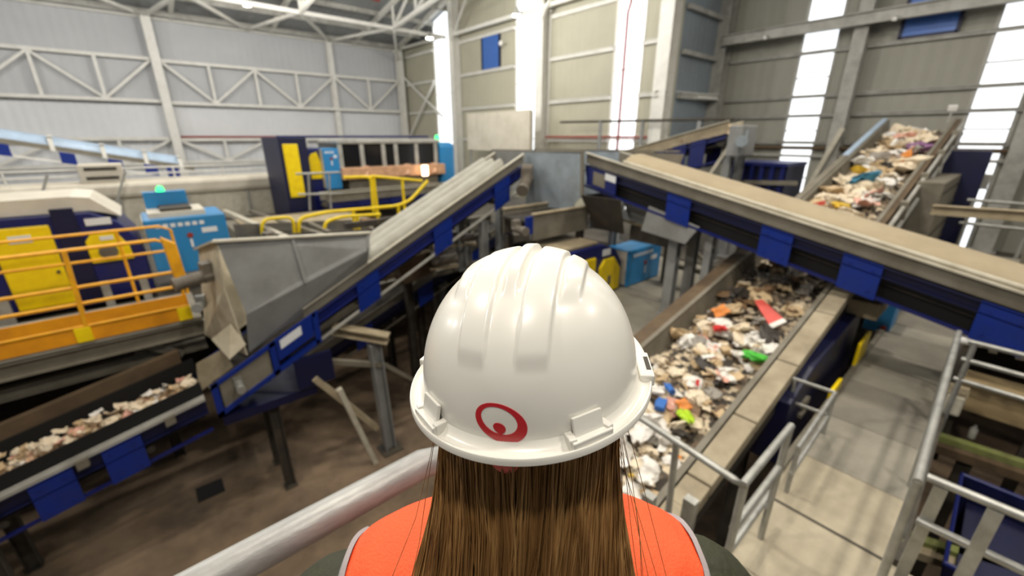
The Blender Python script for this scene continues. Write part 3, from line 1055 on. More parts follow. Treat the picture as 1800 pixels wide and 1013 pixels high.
R = railing('guard_rail', 'amber guard rail along the back edge of the service platform', [
    ('top_rail', [(-8, 9.7, 4.5), (.12, 9.7, 4.5), (.27, 9.68, 4.42), (.27, 9.68, 3.2)]),
    ('mid_rail', [(-8, 9.7, 4.05), (.26, 9.7, 4.05)])],
    [((-4.4, 9.7, 3.2), (-4.4, 9.7, 4.5)), ((-2.4, 9.7, 3.2), (-2.4, 9.7, 4.5)), ((-.45, 9.7, 3.2), (-.45, 9.7, 4.5))])

# --- navy sorting machine with yellow doors
S = thing('sorting_machine', 'navy sorting machine with yellow doors and dusty cream top, behind the amber guard rail', 'machine', (-2.5, 11.3, 3.0))
b = MB()
b.prism([(-8, 10.45, 3.1), (-8, 10.45, 4.75), (-.75, 10.45, 4.75), (-.42, 10.45, 4.55), (-.22, 10.45, 4.2), (-.18, 10.45, 3.9), (-.18, 10.45, 3.1)], (0, 1.8, 0))
b.build('body', 'navy', S, bevel=.02)
b = MB()
b.prism([(-8, 10.6, 4.76), (-8, 10.6, 4.95), (-.95, 10.6, 5.02), (-.7, 10.6, 4.98), (-.35, 10.6, 4.62), (-.55, 10.6, 4.7), (-.75, 10.6, 4.76)], (0, 1.6, 0))
b.build('top_cover', 'duct', S)
MB().box(-1.22, -.93, 10.4, 10.46, 3.1, 4.85).build('corner_post', 'deepnavy', S, bevel=.01)
for x0 in (-1.98, -3.1, -4.3):
    d = MB().box(x0, x0 + .7, 10.4, 10.45, 3.2, 4.6).build('door', 'yellow', S, bevel=.04)
    MB().box(x0 + .2, x0 + .46, 10.385, 10.4, 4.35, 4.47).build('sign_label', 'label', d)
    MB().tube((x0 + .62, 10.36, 3.8), (x0 + .62, 10.4, 3.8), .025).build('handle', 'dark', d)
d = MB().prism([(-.92, 10.4, 3.85), (-.92, 10.4, 4.25), (-.8, 10.4, 4.4), (-.5, 10.4, 4.4), (-.36, 10.4, 4.1), (-.34, 10.4, 3.85)], (0, .05, 0)).build('door', 'yellow', S, bevel=.02)
MB().tube((-.66, 10.37, 4.04), (-.66, 10.4, 4.04), .13, 24).build('inspection_cap', 'motor', d, smooth=True)
MB().box(-.72, -.54, 10.39, 10.4, 4.25, 4.32).build('sign_label', 'label', d)
MB().box(-.84, -.5, 10.425, 10.45, 4.52, 4.64).build('sign_label', 'label', S)
for x in (-.86, -.32):
    MB().box(x - .06, x + .06, 10.4, 10.52, 3.0, 3.5).build('leg', 'steel_grey', S)
MB().box(-2.3, -2.05, 10.36, 10.45, 3.0, 3.5).build('leg', 'steel_grey', S)

# --- sky blue control cabinet
def cabinet(lab, x0, x1, y, z0, z1, dep, top=True, beacon=None, tilt=0.0, group=None):
    t = thing('control_cabinet', lab, 'cabinet', ((x0 + x1) / 2, y + dep / 2, z0), group)
    MB().box(x0, x1, y, y + dep, z0, z1).build('body', 'sky_blue', t, bevel=.025)
    MB().box(x0 - .012, x0, y + .06, y + dep - .04, z0 + .04, z1 - .03).build('side_panel', 'duct', t)
    w = x1 - x0
    b = MB()
    n = 7
    for i in range(n):
        a = x0 + w * (.12 + .62 * i / n)
        b.box(a, a + w * .06, y - .006, y, z1 - .17, z1 - .1)
    b.build('name_strip', 'label', t)
    MB().box(x0 + w * .66, x0 + w * .86, y - .006, y, z1 - .34, z1 - .24).build('sign_label', 'label', t)
    MB().tube((x0 + w * .5, y - .02, z1 - .36), (x0 + w * .5, y, z1 - .36), .05, 16).build('switch', 'red_pipe', t, smooth=True)
    MB().box(x0 + w * .5 - .02, x0 + w * .5 + .02, y - .02, y, z1 - .6, z1 - .44).build('handle', 'label', t)
    if top:
        MB().box(x0 + .1, x1 - .3, y + .15, y + dep - .1, z1, z1 + .1).build('top_tray', 'duct', t)
        MB().box(x0 + .3, x1 - .5, y + .25, y + dep - .25, z1 + .1, z1 + .16).build('cable_slot', 'dark', t)
    if beacon:
        bx, by, bz = beacon
        MB().box(bx - .35, bx + .35, by - .12, by + .12, z1 + .02, bz - .06).build('beacon_arm', 'sky_blue', t)
        MB().lathe([(.07, 0), (.07, .05), (.04, .1), (.01, .11)], (bx - .05, by, bz - .06)).build('beacon', 'green_led', t, smooth=True)
    return t


cabinet('sky blue control cabinet with green beacon and illegible white lettering, behind the grey hopper', -.08, 1.22, 10.4, 3.42, 4.52, 1.2, beacon=(.38, 11.4, 5.0))

# --- cream screening housing along the left, with a white rail on top
H = thing('screen_housing', 'long cream machine housing below the white handrail, behind the navy machine', 'housing', (-2, 20, 3))
MB().box(-10, 4.5, 19.6, 21.2, 4.02, 4.55).build('top_hood', 'duct', H, bevel=.14)
MB().box(-10, 4.45, 19.75, 21.1, 3.0, 4.05).build('side_wall', 'strip', H)
for x in (-6, -4, -2.4, -.6, 1.3, 3.2):
    MB().box(x, x + .08, 19.7, 19.76, 3.0, 4.02).build('stiffener', 'steel_grey', H)
MB().box(-1.35, -.25, 19.7, 20.6, 4.55, 5.14).build('vent_box', 'duct', H, bevel=.03)
for z in (4.66, 4.95):
    MB().box(-1.2, -.4, 19.68, 19.7, z, z + .1).build('vent_slot', 'dark', H)
railing('handrail', 'white handrail on top of the cream housing along the pale wall', [
    ('top_rail', [(-10, 19.9, 4.98), (4.4, 19.9, 4.98)]), ('mid_rail', [(-10, 19.9, 4.78), (4.4, 19.9, 4.78)])],
    [((x, 19.9, 4.5), (x, 19.9, 4.98)) for x in (-7, -5, -3, -.9, 1.1, 2.6, 4.3)], r=.03, m='steel_white')
for x0, x1, lab in ((-.2, -1.1, 'grey slanting prop leaning on the cream housing below the vent box'), (-2.0, -2.9, 'grey slanting prop leaning on the cream housing near the left frame edge')):
    tag(MB().bar((x0, 19.3, 4.9), (x1, 19.3, 3.0), .07, .07).build('prop', 'steel_grey'), lab, 'prop')

# --- far left covered conveyor
cvF = Conv(0, 22.4, (1, 0), (0, -1), [(-9, 7.22), (2.0, 4.78)], .45)
Fc = thing('belt_conveyor', 'pale blue covered conveyor sloping down along the pale wall at far left', 'conveyor', (-2, 22.4, 4))
b = MB()
cvF.sweep(b, .45, .5, -.1, .06, -9, 1.9)
cvF.sweep(b, -.5, -.45, -.1, .06, -9, 1.9)
b.build('side_channel', 'skirt', Fc)
for a, e in ((-6.0, -4.0), (-3.9, -1.98), (-1.86, -.72), (-.6, .42), (.52, 1.45)):
    arch_cover(cvF, Fc, a, e, -.45, .45, .06, .3, 'pale_blue', 8)
for t in (-3.95, -1.92, -.66, .47, 1.5):
    b = MB()
    cvF.sweep(b, .44, .52, -.12, .34, t - .06, t + .06)
    cvF.sweep(b, -.52, .52, .3, .38, t - .06, t + .06)
    b.build('cover_bracket', 'steel_white', Fc)
for t in (-4.6, -3.1, -1.62, -.42, .55, 1.2):
    b = MB()
    cvF.sweep(b, .5, .53, -.5, -.12, t - .19, t + .19)
    b.build('frame_plate', 'cobalt', Fc)
b = MB()
cvF.sweep(b, .46, .5, -.5, -.44, -9, 1.9)
b.build('lower_rail', 'steel_white', Fc)
b = MB()
cvF.sweep(b, -.42, .42, 0, .03, -8.9, 1.8)
b.build('belt', 'rubber', Fc)
for t in (-5, -1.2, 1.7):
    leg_frame(Fc, (t, 22.0, cvF.z(t) - .4), 3.0, .12, 'steel_white')

# --- dark waste bunker and beams between the cabinet and the cabin
tag(MB().bar(onX(393, 371, 2.3), onX(520, 428, 2.3), .16, .14).build('steel_beam', 'strip'), 'pale beam sloping towards the grey hopper beside the sky blue cabinet', 'beam')
tag(MB().bar(onX(440, 372, 3.1), onX(600, 426, 3.1), .12, .12).build('steel_beam', 'skirt'), 'dusty beam running between the yellow hoops behind the grey hopper', 'beam')
Bk = thing('bunker', 'low dusty tan bunker behind the yellow hoops', 'bunker', (4, 14.6, 3))
MB().box(1.8, 5.6, 13.2, 16.2, 3.0, 3.45).build('body', 'skirt', Bk, bevel=.03)
MB().box(2.1, 5.3, 13.5, 15.9, 3.45, 3.5).build('lid', 'dust', Bk)
Dk = thing('discharge_trough', 'dark trough between the yellow hoops and the bunker', 'trough', (3, 11.6, 3))
b = MB()
b.sheet([(1.6, 10.9, 3.9), (5.2, 10.9, 3.6), (5.2, 11.3, 3.1), (1.6, 11.3, 3.1)], .03)
b.sheet([(1.6, 12.6, 3.9), (5.2, 12.6, 3.6), (5.2, 12.1, 3.1), (1.6, 12.1, 3.1)], .03)
b.build('side_sheet', 'dark', Dk)
MB().box(1.6, 5.2, 11.2, 12.2, 3.02, 3.1).build('bed', 'black', Dk)
for x in (2.2, 3.4, 4.6):
    MB().bar((x, 10.9, 3.85 - (x - 1.6) * .083), (x, 12.6, 3.85 - (x - 1.6) * .083), .1, .1).build('cross_bar', 'skirt', Dk)
gearmotor(Dk, (1.9, 10.8, 3.7), (-1, -.2, 0), k=1.1)

# --- yellow hooped rails
yz = 3.02


def hoop(lab, pts, posts=(), y=12, r=.04, m='yellow', rd=.2, name='guard_rail'):
    P_ = [onY(a, c, y) for a, c in pts]
    t = thing(name, lab, 'railing', (P_[0].x, P_[0].y, 3.0))
    MB().pipe(P_, r, 10, round_=rd).build('top_rail', m, t, smooth=True)
    for (a, c), z in posts:
        q = onY(a, c, y)
        MB().pipe([q, (q.x, q.y, z)], r, 10).build('post', m, t, smooth=True)
    return t


hoop('small yellow hoop rail behind the left part of the grey hopper', [(462, 432), (460, 386), (515, 381), (519, 422)], [])
hoop('long yellow guard rail with bent foot running right behind the grey hopper', [(526, 424), (525, 384), (575, 373), (700, 362), (722, 352), (752, 318)], [((620, 369), 3.0), ((700, 362), 3.0)], r=.05)
hoop('yellow bent rail in front of the long yellow guard rail', [(572, 416), (570, 391), (600, 381), (668, 377)], [((628, 379), 3.0)], y=11.4, r=.045)
hoop('yellow guard rail on the raised walkway before the sorting cabin', [(604, 312), (652, 311), (657, 372)], [], y=14, r=.05)
hoop('second yellow guard rail before the sorting cabin, hooped down beside the warm light', [(652, 316), (650, 311), (655, 310), (742, 318)], [((657, 312), 3.0), ((707, 315), 3.0)], y=14.1, r=.05)
tag(MB().sheet([onY(636, 386, 11.6), onY(672, 384, 11.6), onY(668, 396, 11.6), onY(640, 396, 11.6)], .04).build('kick_plate', 'orange'), 'orange kick plate by the top edge of the ridged conveyor covers', 'plate')
railing('handrail', 'grey handrail left of the sorting cabin', [('top_rail', [onY(520, 306, 15.5), onY(600, 303, 15.5)]), ('mid_rail', [onY(524, 342, 15.5), onY(602, 340, 15.5)])],
        [(onY(545, 370, 15.5), onY(542, 305, 15.5)), (onY(582, 368, 15.5), onY(578, 304, 15.5))], r=.035, m='galv')

# --- sorting cabin at the back
Cb = thing('sorting_cabin', 'grey roofed machine cabin with dark windows and warm lit front, below the pale wall', 'machine', (8.3, 18, 3))
MB().box(6.05, 10.5, 17, 19.4, 5.72, 5.9).build('roof', 'steel_grey', Cb, bevel=.06)
MB().box(6.05, 10.5, 17.1, 19.3, 4.85, 5.72).build('window_band', 'glass', Cb)
for x in (6.05, 6.9, 7.8, 8.35, 9.3, 10.25):
    MB().box(x, x + .16, 17.04, 17.12, 4.85, 5.72).build('mullion', 'steel_grey', Cb)
MB().box(6.0, 10.6, 16.75, 19.4, 4.42, 4.86).build('front_housing', 'warm_lit', Cb, bevel=.03)
MB().box(6.3, 10.3, 16.95, 19.2, 3.0, 4.42).build('base', 'skirt', Cb)
MB().box(10.5, 11.35, 17, 19.2, 3.0, 5.75).build('end_cabinet', 'sky_blue', Cb, bevel=.2)
MB().lathe([(.1, 0), (.1, .12), (.05, .18)], (10.6, 17.3, 5.88)).build('beacon', 'green_led', Cb, smooth=True)
for x in (7.0, 8.8, 10.1):
    MB().bar((x, 16.9, 4.9), (x - .12, 16.7, 4.5), .2, .06).build('hatch', 'warm_lit', Cb)
cvG = Conv(0, 16.2, (1, 0), (0, -1), [(4.9, 3.75), (11, 3.75)], .4)
G = thing('belt_conveyor', 'level navy conveyor along the foot of the sorting cabin', 'conveyor', (8, 16.2, 3))
frame_parts(cvG, G, 5, 10.9, plates=(6.3, 7.6, 9.0, 10.2), low=-.35, strip=True, skirt=(.02, .3), plate_m='navy')
for x in (5.5, 8.2, 10.5):
    leg_frame(G, (x, 15.85, 3.5), 3.0, .1, 'dark')
N = thing('sorting_machine', 'tall navy machine end with two yellow panels left of the sorting cabin', 'machine', (4.6, 17, 3))
MB().box(4.02, 4.95, 17, 19.5, 3.0, 5.98).build('body', 'deepnavy', N, bevel=.03)
MB().box(4.12, 4.62, 16.95, 17.0, 3.9, 5.75).build('door', 'yellow', N, bevel=.03)
MB().prism([(4.98, 17.2, 4.5), (4.98, 17.2, 5.2), (5.1, 17.2, 5.4), (5.3, 17.2, 5.45), (5.42, 17.2, 5.0), (5.4, 17.2, 4.5)], (0, .06, 0)).build('door', 'yellow', N)
MB().box(4.95, 5.5, 17.26, 19.0, 3.0, 5.6).build('body_end', 'navy', N, bevel=.05)
MB().box(4.0, 10.0, 17.02, 17.1, 5.96, 6.03).build('top_rail', 'navy', N)
cabinet('sky blue control cabinet left of the dark cabin windows', 5.42, 6.0, 16.9, 4.1, 5.58, 1.0, top=False)
Wl = thing('work_light', 'bright warm work light at the right end of the cabin front', 'lamp', onY(747, 300, 16.4))
p = onY(747, 300, 16.4)
MB().obox(p, ((1, 0, 0), (0, 1, 0), (0, 0, 1)), (.14, .05, .22)).build('lens', 'warm_lamp', Wl, bevel=.03)
MB().bar(p + V((0, .05, 0)), p + V((0, .4, .0)), .06, .06).build('bracket', 'steel_grey', Wl)

# --- dark steelwork below the steep conveyor
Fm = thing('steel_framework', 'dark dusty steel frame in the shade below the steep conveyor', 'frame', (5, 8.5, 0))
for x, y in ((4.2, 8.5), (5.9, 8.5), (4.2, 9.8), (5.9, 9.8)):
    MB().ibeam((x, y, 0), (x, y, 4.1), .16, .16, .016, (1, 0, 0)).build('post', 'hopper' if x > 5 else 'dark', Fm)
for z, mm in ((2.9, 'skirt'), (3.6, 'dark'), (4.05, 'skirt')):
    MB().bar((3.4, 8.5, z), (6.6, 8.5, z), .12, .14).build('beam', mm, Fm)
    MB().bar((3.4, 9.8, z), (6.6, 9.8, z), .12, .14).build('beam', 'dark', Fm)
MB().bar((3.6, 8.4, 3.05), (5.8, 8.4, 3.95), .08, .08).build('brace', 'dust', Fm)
Fh = thing('transfer_chute', 'dusty brown chute under the steep conveyor, left of the white helmet', 'chute', (4.4, 7.9, 3))
MB().sheet([(3.7, 7.9, 3.55), (4.9, 7.9, 3.7), (4.7, 8.0, 3.15), (3.9, 8.0, 3.0)], .02).build('front_sheet', 'brown', Fh)
MB().sheet([(3.7, 7.9, 3.55), (3.7, 8.6, 3.55), (3.9, 8.5, 3.0), (3.9, 8.0, 3.0)], .02).build('side_sheet', 'brown', Fh)
MB().bar((3.65, 7.86, 3.58), (4.95, 7.86, 3.73), .06, .04).build('edge_angle', 'dust', Fh)
for q, lab, k in (((4.6, 7.7, 3.45), 'dusty gear motor under the steep conveyor near the helmet', 1.0), ((5.4, 8.1, 3.75), 'dusty gear motor beside the grey post under the conveyor head', .9)):
    t = thing('gear_motor', lab, 'motor', q)
    gearmotor(t, q, (.9, -.4, .1), k=k, name='casing')
    MB().bar(V(q) - V((.2, -.1, .15)), V(q) + V((.4, -.1, -.15)), .2, .05).build('bracket', 'dust', t)
# ================================================================== walkway, right side
W = thing('walkway', 'grey plated walkway with a step, running away beside the waste belt', 'walkway', (6, .3, 3))
xs = [.9, 1.9, 2.75, 3.6, 4.45, 5.4, 6.5, 7.8, 9.2, 10.5]
for i, (a, e) in enumerate(zip(xs, xs[1:])):
    y0 = -1.6 if e <= 3.61 else -.13
    MB().box(a + .004, e - .004, y0, .72, 2.95, 3.0 if e > 3.61 else 3.012).build('floor_plate', 'landing' if e < 4.6 else 'mezz_plate' if i in (5, 8) else 'plate', W)
MB().box(3.58, 3.61, -.13, .72, 2.9, 3.015).build('step_edge', 'dark', W)
MB().bar((3.6, -.17, 2.95), (10.5, -.17, 2.95), .06, .24).build('edge_channel', 'dark', W)
MB().bar((3.6, .74, 2.93), (10.5, .74, 2.93), .06, .2).build('edge_channel', 'skirt', W)
for x in (1.4, 3.4, 6.0, 9.0):
    for y in (-.05, .65):
        MB().ibeam((x, y, 0), (x, y, 2.95), .12, .12, .012, (1, 0, 0)).build('leg', 'dark', W)

railing('guard_rail', 'galvanised square cornered guard rail between waste belt and walkway step', [
    ('top_rail', [(3.12, .57, 4.07), (2.3, .57, 4.07), (2.3, .62, 4.07), (2.45, 1.35, 4.02), (2.5, 1.9, 4.0)]),
    ('mid_rail', [(3.12, .57, 3.72), (2.3, .57, 3.72)]),
    ('toe_rail', [(3.3, .62, 3.3), (1.6, .62, 3.3)])],
    [((3.1, .57, 3.0), (3.1, .57, 4.07)), ((2.32, .57, 3.0), (2.32, .57, 4.07)), ((2.5, 1.05, 3.0), (2.42, 1.05, 4.04))], r=.024, m='galv')
railing('guard_rail', 'low galvanised guard rail round the gap beside the navy cladding', [
    ('top_rail', [(3.75, .6, 3.5), (4.98, .62, 3.5), (4.95, 1.02, 3.5)]),
    ('mid_rail', [(3.75, .6, 3.22), (4.98, .62, 3.22), (4.95, 1.02, 3.22)])],
    [((3.78, .6, 3.0), (3.78, .6, 3.5)), ((4.96, .62, 3.0), (4.96, .62, 3.5)), ((4.95, .98, 2.9), (4.95, .98, 3.5))], r=.02, m='galv')
railing('guard_rail', 'long galvanised guard rail on the right edge of the walkway', [
    ('top_rail', [(3.1, -.1, 4.07), (6.15, -.06, 4.07)]), ('mid_rail', [(3.15, -.12, 3.6), (6.15, -.1, 3.6)])],
    [((3.2, -.12, 3.0), (3.12, -.1, 4.07)), ((4.7, -.12, 3.0), (4.7, -.08, 4.07)), ((6.12, -.1, 3.0), (6.12, -.06, 4.07))], r=.026, m='galv')
R = railing('guard_rail', 'galvanised guard rail across the dark pit in the lower right corner', [
    ('top_rail', [(3.2, -.13, 4.07), (3.2, -2.4, 4.1)]), ('mid_rail', [(3.2, -.16, 3.75), (3.2, -2.4, 3.78)]), ('toe_rail', [(3.2, -.16, 3.14), (3.2, -2.4, 3.14)])],
    [], r=.026, m='galv')
for y in (-.2, -.42, -1.5):
    MB().bar((3.2 if y < -.3 else 3.35, y, 2.95), (3.2, y, 4.05), .06, .05).build('post', 'galv', R)

# low posts by the waste belt foot
for (x, y, z, lab) in ((2.6, .95, 3.45, 'short galvanised post beside the square corner of the guard rail'), (2.45, 1.2, 3.4, 'grey flat post at the foot of the waste belt beam')):
    tag(MB().bar((x, y, 0), (x, y, z), .09, .07).build('stub_post', 'galv'), lab, 'post')

# navy machine under the belt with yellow guards
Nv = thing('belt_enclosure', 'deep navy enclosure with yellow corner guards between the waste belt and the walkway', 'machine', (6.3, 1.0, 2.6))
b = MB()
b.prism([(4.75, .92, 2.5), (4.75, .92, 3.3), (5.4, .92, 3.5), (7.6, .92, 3.68), (7.6, .92, 2.5)], (0, .3, 0))
b.build('cladding', 'deepnavy', Nv, bevel=.015)
MB().box(6.9, 7.5, .74, .78, 3.0, 3.36).build('guard', 'yellow', Nv, bevel=.008)
MB().box(5.7, 6.15, .735, .775, 3.0, 3.14).build('guard', 'yellow', Nv, bevel=.008)
MB().box(5.2, 5.4, .88, .92, 3.05, 3.13).build('handle', 'skirt', Nv)
MB().box(5.2, 5.4, .88, .92, 2.92, 2.97).build('handle', 'skirt', Nv)
t = thing('drive_cover', 'tan dusty drive cover above the navy enclosure, below the long conveyor', 'cover', (7.6, 1.0, 3.6))
MB().box(7.2, 8.0, .7, 1.25, 3.62, 3.86).build('cover', 'dust', t, bevel=.02)
MB().box(7.3, 7.9, .74, 1.2, 3.86, 3.9).build('lid', 'skirt', t)
t = thing('control_cabinet', 'narrow sky blue cabinet at the end of the navy enclosure by the walkway', 'cabinet', (8.9, .82, 2.9))
MB().box(8.7, 9.3, .66, 1.0, 2.95, 3.6).build('body', 'sky_blue', t, bevel=.02)
MB().box(8.68, 8.7, .7, .82, 2.8, 3.0).build('sign_label', 'label', t)
MB().tube((8.66, .74, 3.05), (8.7, .74, 3.05), .04, 12).build('switch', 'red_pipe', t)
MB().box(8.75, 9.2, .7, .95, 2.7, 2.95).build('stand', 'skirt', t)

# pit on the right
Bm = thing('conveyor_beam', 'wide dusty wooden coloured beam across the pit behind the long guard rail', 'beam', (6.85, -1.5, 3))
MB().box(6.72, 7.0, -4.5, -.2, 2.98, 3.32).build('web', 'wood', Bm, bevel=.01)
MB().box(6.66, 7.08, -4.5, -.2, 3.32, 3.35).build('flange', 'wood', Bm)
for y in (-.9, -2.2):
    MB().bar((6.86, y, 0), (6.86, y, 2.98), .1, .1).build('leg', 'dark', Bm)
p0, p1 = onX(1680, 596, 6.75), onX(1724, 603, 6.75)
t = thing('pipe_stub', 'white capped pipe stub above the wooden coloured beam', 'pipe', p0)
MB().lathe([(.03, 0), (.05, .02), (.05, .3), (.03, .32)], p0, (p1 - p0)).build('pipe', 'white_paint', t, smooth=True)
MB().bar((6.78, (p0.y + p1.y) / 2, 3.35), (6.75, (p0.y + p1.y) / 2, p0.z), .05, .05).build('stand', 'dark', t)
t = thing('post_box', 'small pale box on the kerb of the walkway beside the wooden coloured beam', 'box', (6.4, -.18, 3.0))
MB().box(6.3, 6.62, -.3, -.16, 3.06, 3.3).build('body', 'strip', t, bevel=.02)
MB().box(6.32, 6.6, -.31, -.15, 3.3, 3.32).build('lid', 'dust', t)
MB().box(6.4, 6.5, -.28, -.18, 2.4, 3.06).build('stand', 'dark', t)
R = thing('guard_rail', 'grey three bar rail crossing the pit below the long conveyor', 'railing', (6.3, -.2, 3))
for z in (3.95, 3.74, 3.5):
    MB().pipe([(6.3, -.15, z), (6.3, -4.2, z - .05)], .026, 10).build('bar', 'galv', R, smooth=True)
for y in (-.2, -1.2, -2.6):
    MB().pipe([(6.3, y, 0), (6.3, y, 3.95)], .026, 10).build('post', 'galv', R, smooth=True)
Sk = thing('waste_skip', 'deep navy waste skip in the dark pit behind the mossy beam', 'skip', (4.6, -1.5, 0))
x0, x1, y0, y1, zt, zb = 4.25, 5.7, -.45, -2.6, 2.75, 1.7
b = MB()
b.sheet([(x0, y0, zt), (x1, y0, zt), (x1 - .08, y0 - .15, zb), (x0 + .08, y0 - .15, zb)], .03)
b.sheet([(x0, y1, zt), (x1, y1, zt), (x1 - .08, y1 + .15, zb), (x0 + .08, y1 + .15, zb)], .03)
b.sheet([(x0, y0, zt), (x0, y1, zt), (x0 + .08, y1 + .15, zb), (x0 + .08, y0 - .15, zb)], .03)
b.sheet([(x1, y0, zt), (x1, y1, zt), (x1 - .08, y1 + .15, zb), (x1 - .08, y0 - .15, zb)], .03)
b.box(x0 + .05, x1 - .05, y1 + .1, y0 - .1, 2.45, 2.5)
b.build('body', 'deepnavy', Sk)
MB().pipe([(x0, y0, zt), (x1, y0, zt), (x1, y1, zt), (x0, y1, zt)], .025, 8, closed=True).build('rim', 'navy', Sk)
for x in (x0 + .15, x1 - .15):
    for y in (y0 - .25, y1 + .25):
        MB().bar((x, y, 0), (x, y, zb), .14, .14).build('leg', 'dark', Sk)
Md = thing('pit_machine', 'dark machine frame with mossy green edges in the lower right pit', 'machine', (3.8, -1, 0))
q0, q1 = onZ(1640, 768, 2.72), onZ(1830, 830, 2.72)
MB().bar(q0, q1, .1, .12).build('beam', 'moss', Md)
MB().bar(q0 - V((.12, 0, .05)), q1 - V((.12, 0, .05)), .1, .1).build('beam', 'brown', Md)
q2, q3 = onZ(1600, 948, 2.45), onZ(1830, 1022, 2.45)
MB().bar(q2, q3, .09, .1).build('beam', 'moss', Md)
MB().bar(q2 - V((.1, 0, .04)), q3 - V((.1, 0, .04)), .1, .08).build('beam', 'dust', Md)
MB().bar((3.75, -.25, 2.2), (3.75, -3, 2.1), .6, .05).build('tray', 'brown', Md)
for y in (-.4, -2):
    MB().bar((3.7, y, 0), (3.7, y, 2.2), .14, .14).build('leg', 'dark', Md)
MB().bar((q0.x - .02, q0.y - .3, 0), (q0.x - .02, q0.y - .3, 2.66), .12, .12).build('leg', 'dark', Md)
p = onZ(1706, 770, 2.79)
tag(MB().lathe([(.03, 0), (.034, .01), (.034, .12), (.02, .14), (.012, .15), (.012, .17)], p).build('plastic_bottle', 'steel_grey', smooth=True), 'small greyish bottle standing on the mossy beam in the pit', 'bottle')

# --- sorter with yellow and blue ends below the middle hopper
S2 = thing('sorting_machine', 'small navy sorting machine with yellow doors right above the helmet rim, below the collecting conveyor', 'machine', (6.5, 5.6, 2.86))
MB().prism([(5.6, 5.06, 2.86), (5.6, 5.06, 3.93), (6.9, 5.06, 3.93), (7.3, 5.06, 3.78), (7.55, 5.06, 3.45), (7.55, 5.06, 2.86)], (0, 1.1, 0)).build('body', 'navy', S2, bevel=.02)
MB().box(5.95, 6.6, 5.01, 5.06, 2.9, 3.72).build('door', 'yellow', S2, bevel=.02)
d = MB().prism([(6.75, 5.01, 2.9), (6.75, 5.01, 3.45), (6.9, 5.01, 3.62), (7.2, 5.01, 3.62), (7.43, 5.01, 3.35), (7.43, 5.01, 2.9)], (0, .05, 0)).build('door', 'yellow', S2)
MB().box(7.01, 7.11, 5.0, 5.01, 3.05, 3.25).build('latch', 'motor', d)
MB().box(6.85, 7.09, 5.04, 5.06, 3.7, 3.82).build('sign_label', 'label', S2)
MB().box(5.7, 6.8, 5.15, 6.1, 3.93, 4.0).build('top_cover', 'dust', S2, bevel=.02)
cabinet('sky blue control cabinet right of the helmet, below the middle hopper', 7.66, 8.95, 4.95, 2.86, 3.68, .6, top=False)

# --- behind the long conveyor
Cn = thing('waste_container', 'navy ribbed container behind the long conveyor, left of the wide daylight strip', 'container', (12.5, 4.2, 2.9))
MB().box(12.05, 13.4, 3.62, 4.95, 4.5, 5.35).build('body', 'deepnavy', Cn)
for i in range(6):
    y = 3.66 + i * .235
    MB().box(11.98, 12.06, y, y + .09, 4.5, 5.33).build('rib', 'navy', Cn)
MB().box(11.96, 13.42, 3.6, 4.97, 5.3, 5.38).build('rim', 'navy', Cn)
MB().box(11.99, 12.05, 4.15, 4.4, 4.2, 4.5).build('door', 'yellow', Cn)
MB().box(12.0, 13.4, 3.62, 4.95, 2.9, 4.5).build('stand', 'hopper', Cn)
tag(MB().bar((11.9, 5.0, 4.85), (11.9, 3.3, 4.95), .06, .1).build('cross_rail', 'skirt'), 'grey rail across the front of the navy ribbed container', 'rail')
Gm = thing('drive_house', 'grey louvred machine house under the top of the climbing belt', 'machine', (12.5, .7, 2.9))
MB().box(11.2, 14.2, .75, 1.15, 3.4, 5.2).build('body', 'skirt', Gm, bevel=.02)
for z in (3.8, 4.2, 4.6, 5.0):
    MB().box(11.2, 14.2, .73, .75, z, z + .03).build('seam', 'dark', Gm)
MB().box(14.2, 14.6, .4, 1.1, 2.9, 5.7).build('end_post', 'deepnavy', Gm)
MB().box(11.4, 14.1, .8, 1.1, 2.9, 3.4).build('plinth', 'dark', Gm)
b = MB()
b.bar((14.4, .34, 5.2), (14.55, .36, 4.9), .12, .05)
b.build('bracket', 'steel_white', Gm)
t = thing('walk_platform', 'tan service platform behind the long conveyor near the right frame edge', 'platform', (12, -.4, 2.9))
MB().box(10.8, 13.6, -1.6, .55, 3.5, 3.58).build('deck', 'plate', t)
for x, y in ((10.9, .45), (13.5, .45), (10.9, -1.5), (13.5, -1.5)):
    MB().bar((x, y, 2.9), (x, y, 3.5), .1, .1).build('leg', 'dark', t)
tag(MB().box(11.6, 12.0, .1, .4, 3.58, 3.85).build('tool_box', 'yellow', bevel=.02), 'yellow box on the tan service platform under the daylight strip', 'box')
tag(MB().ibeam((10.2, .75, 4.82), (10.2, -2.2, 4.9), .14, .16, .02).build('steel_beam', 'dust'), 'dusty horizontal beam reaching right from the climbing belt', 'beam')
R = railing('handrail', 'grey handrail in front of the last daylight strip', [('top_rail', [(13.6, .5, 4.7), (13.6, -1.6, 4.7)]), ('mid_rail', [(13.6, .5, 4.2), (13.6, -1.6, 4.2)])],
            [((13.6, .4, 3.58), (13.6, .4, 4.7)), ((13.6, -.5, 3.58), (13.6, -.5, 4.7)), ((13.6, -1.4, 3.58), (13.6, -1.4, 4.7))], r=.035, m='galv')
b = MB()
t = thing('trestle', 'grey trestle legs below the dusty beam at the right frame edge', 'support', (10.3, -.5, 2.9))
for y in (-.45, -.75):
    MB().bar((10.2, y - .1, 2.6), (10.2, y, 4.8), .1, .12).build('leg', 'skirt', t)
MB().bar((10.2, -.3, 3.6), (10.2, -1.1, 3.6), .08, .1).build('tie', 'skirt', t)
tag(MB().bar(onX(1400, 365, 17.6), onX(1482, 225, 17.6), .16, .14).build('inclined_strut', 'strip'), 'pale slanting strut beside the wide daylight strip', 'strut')
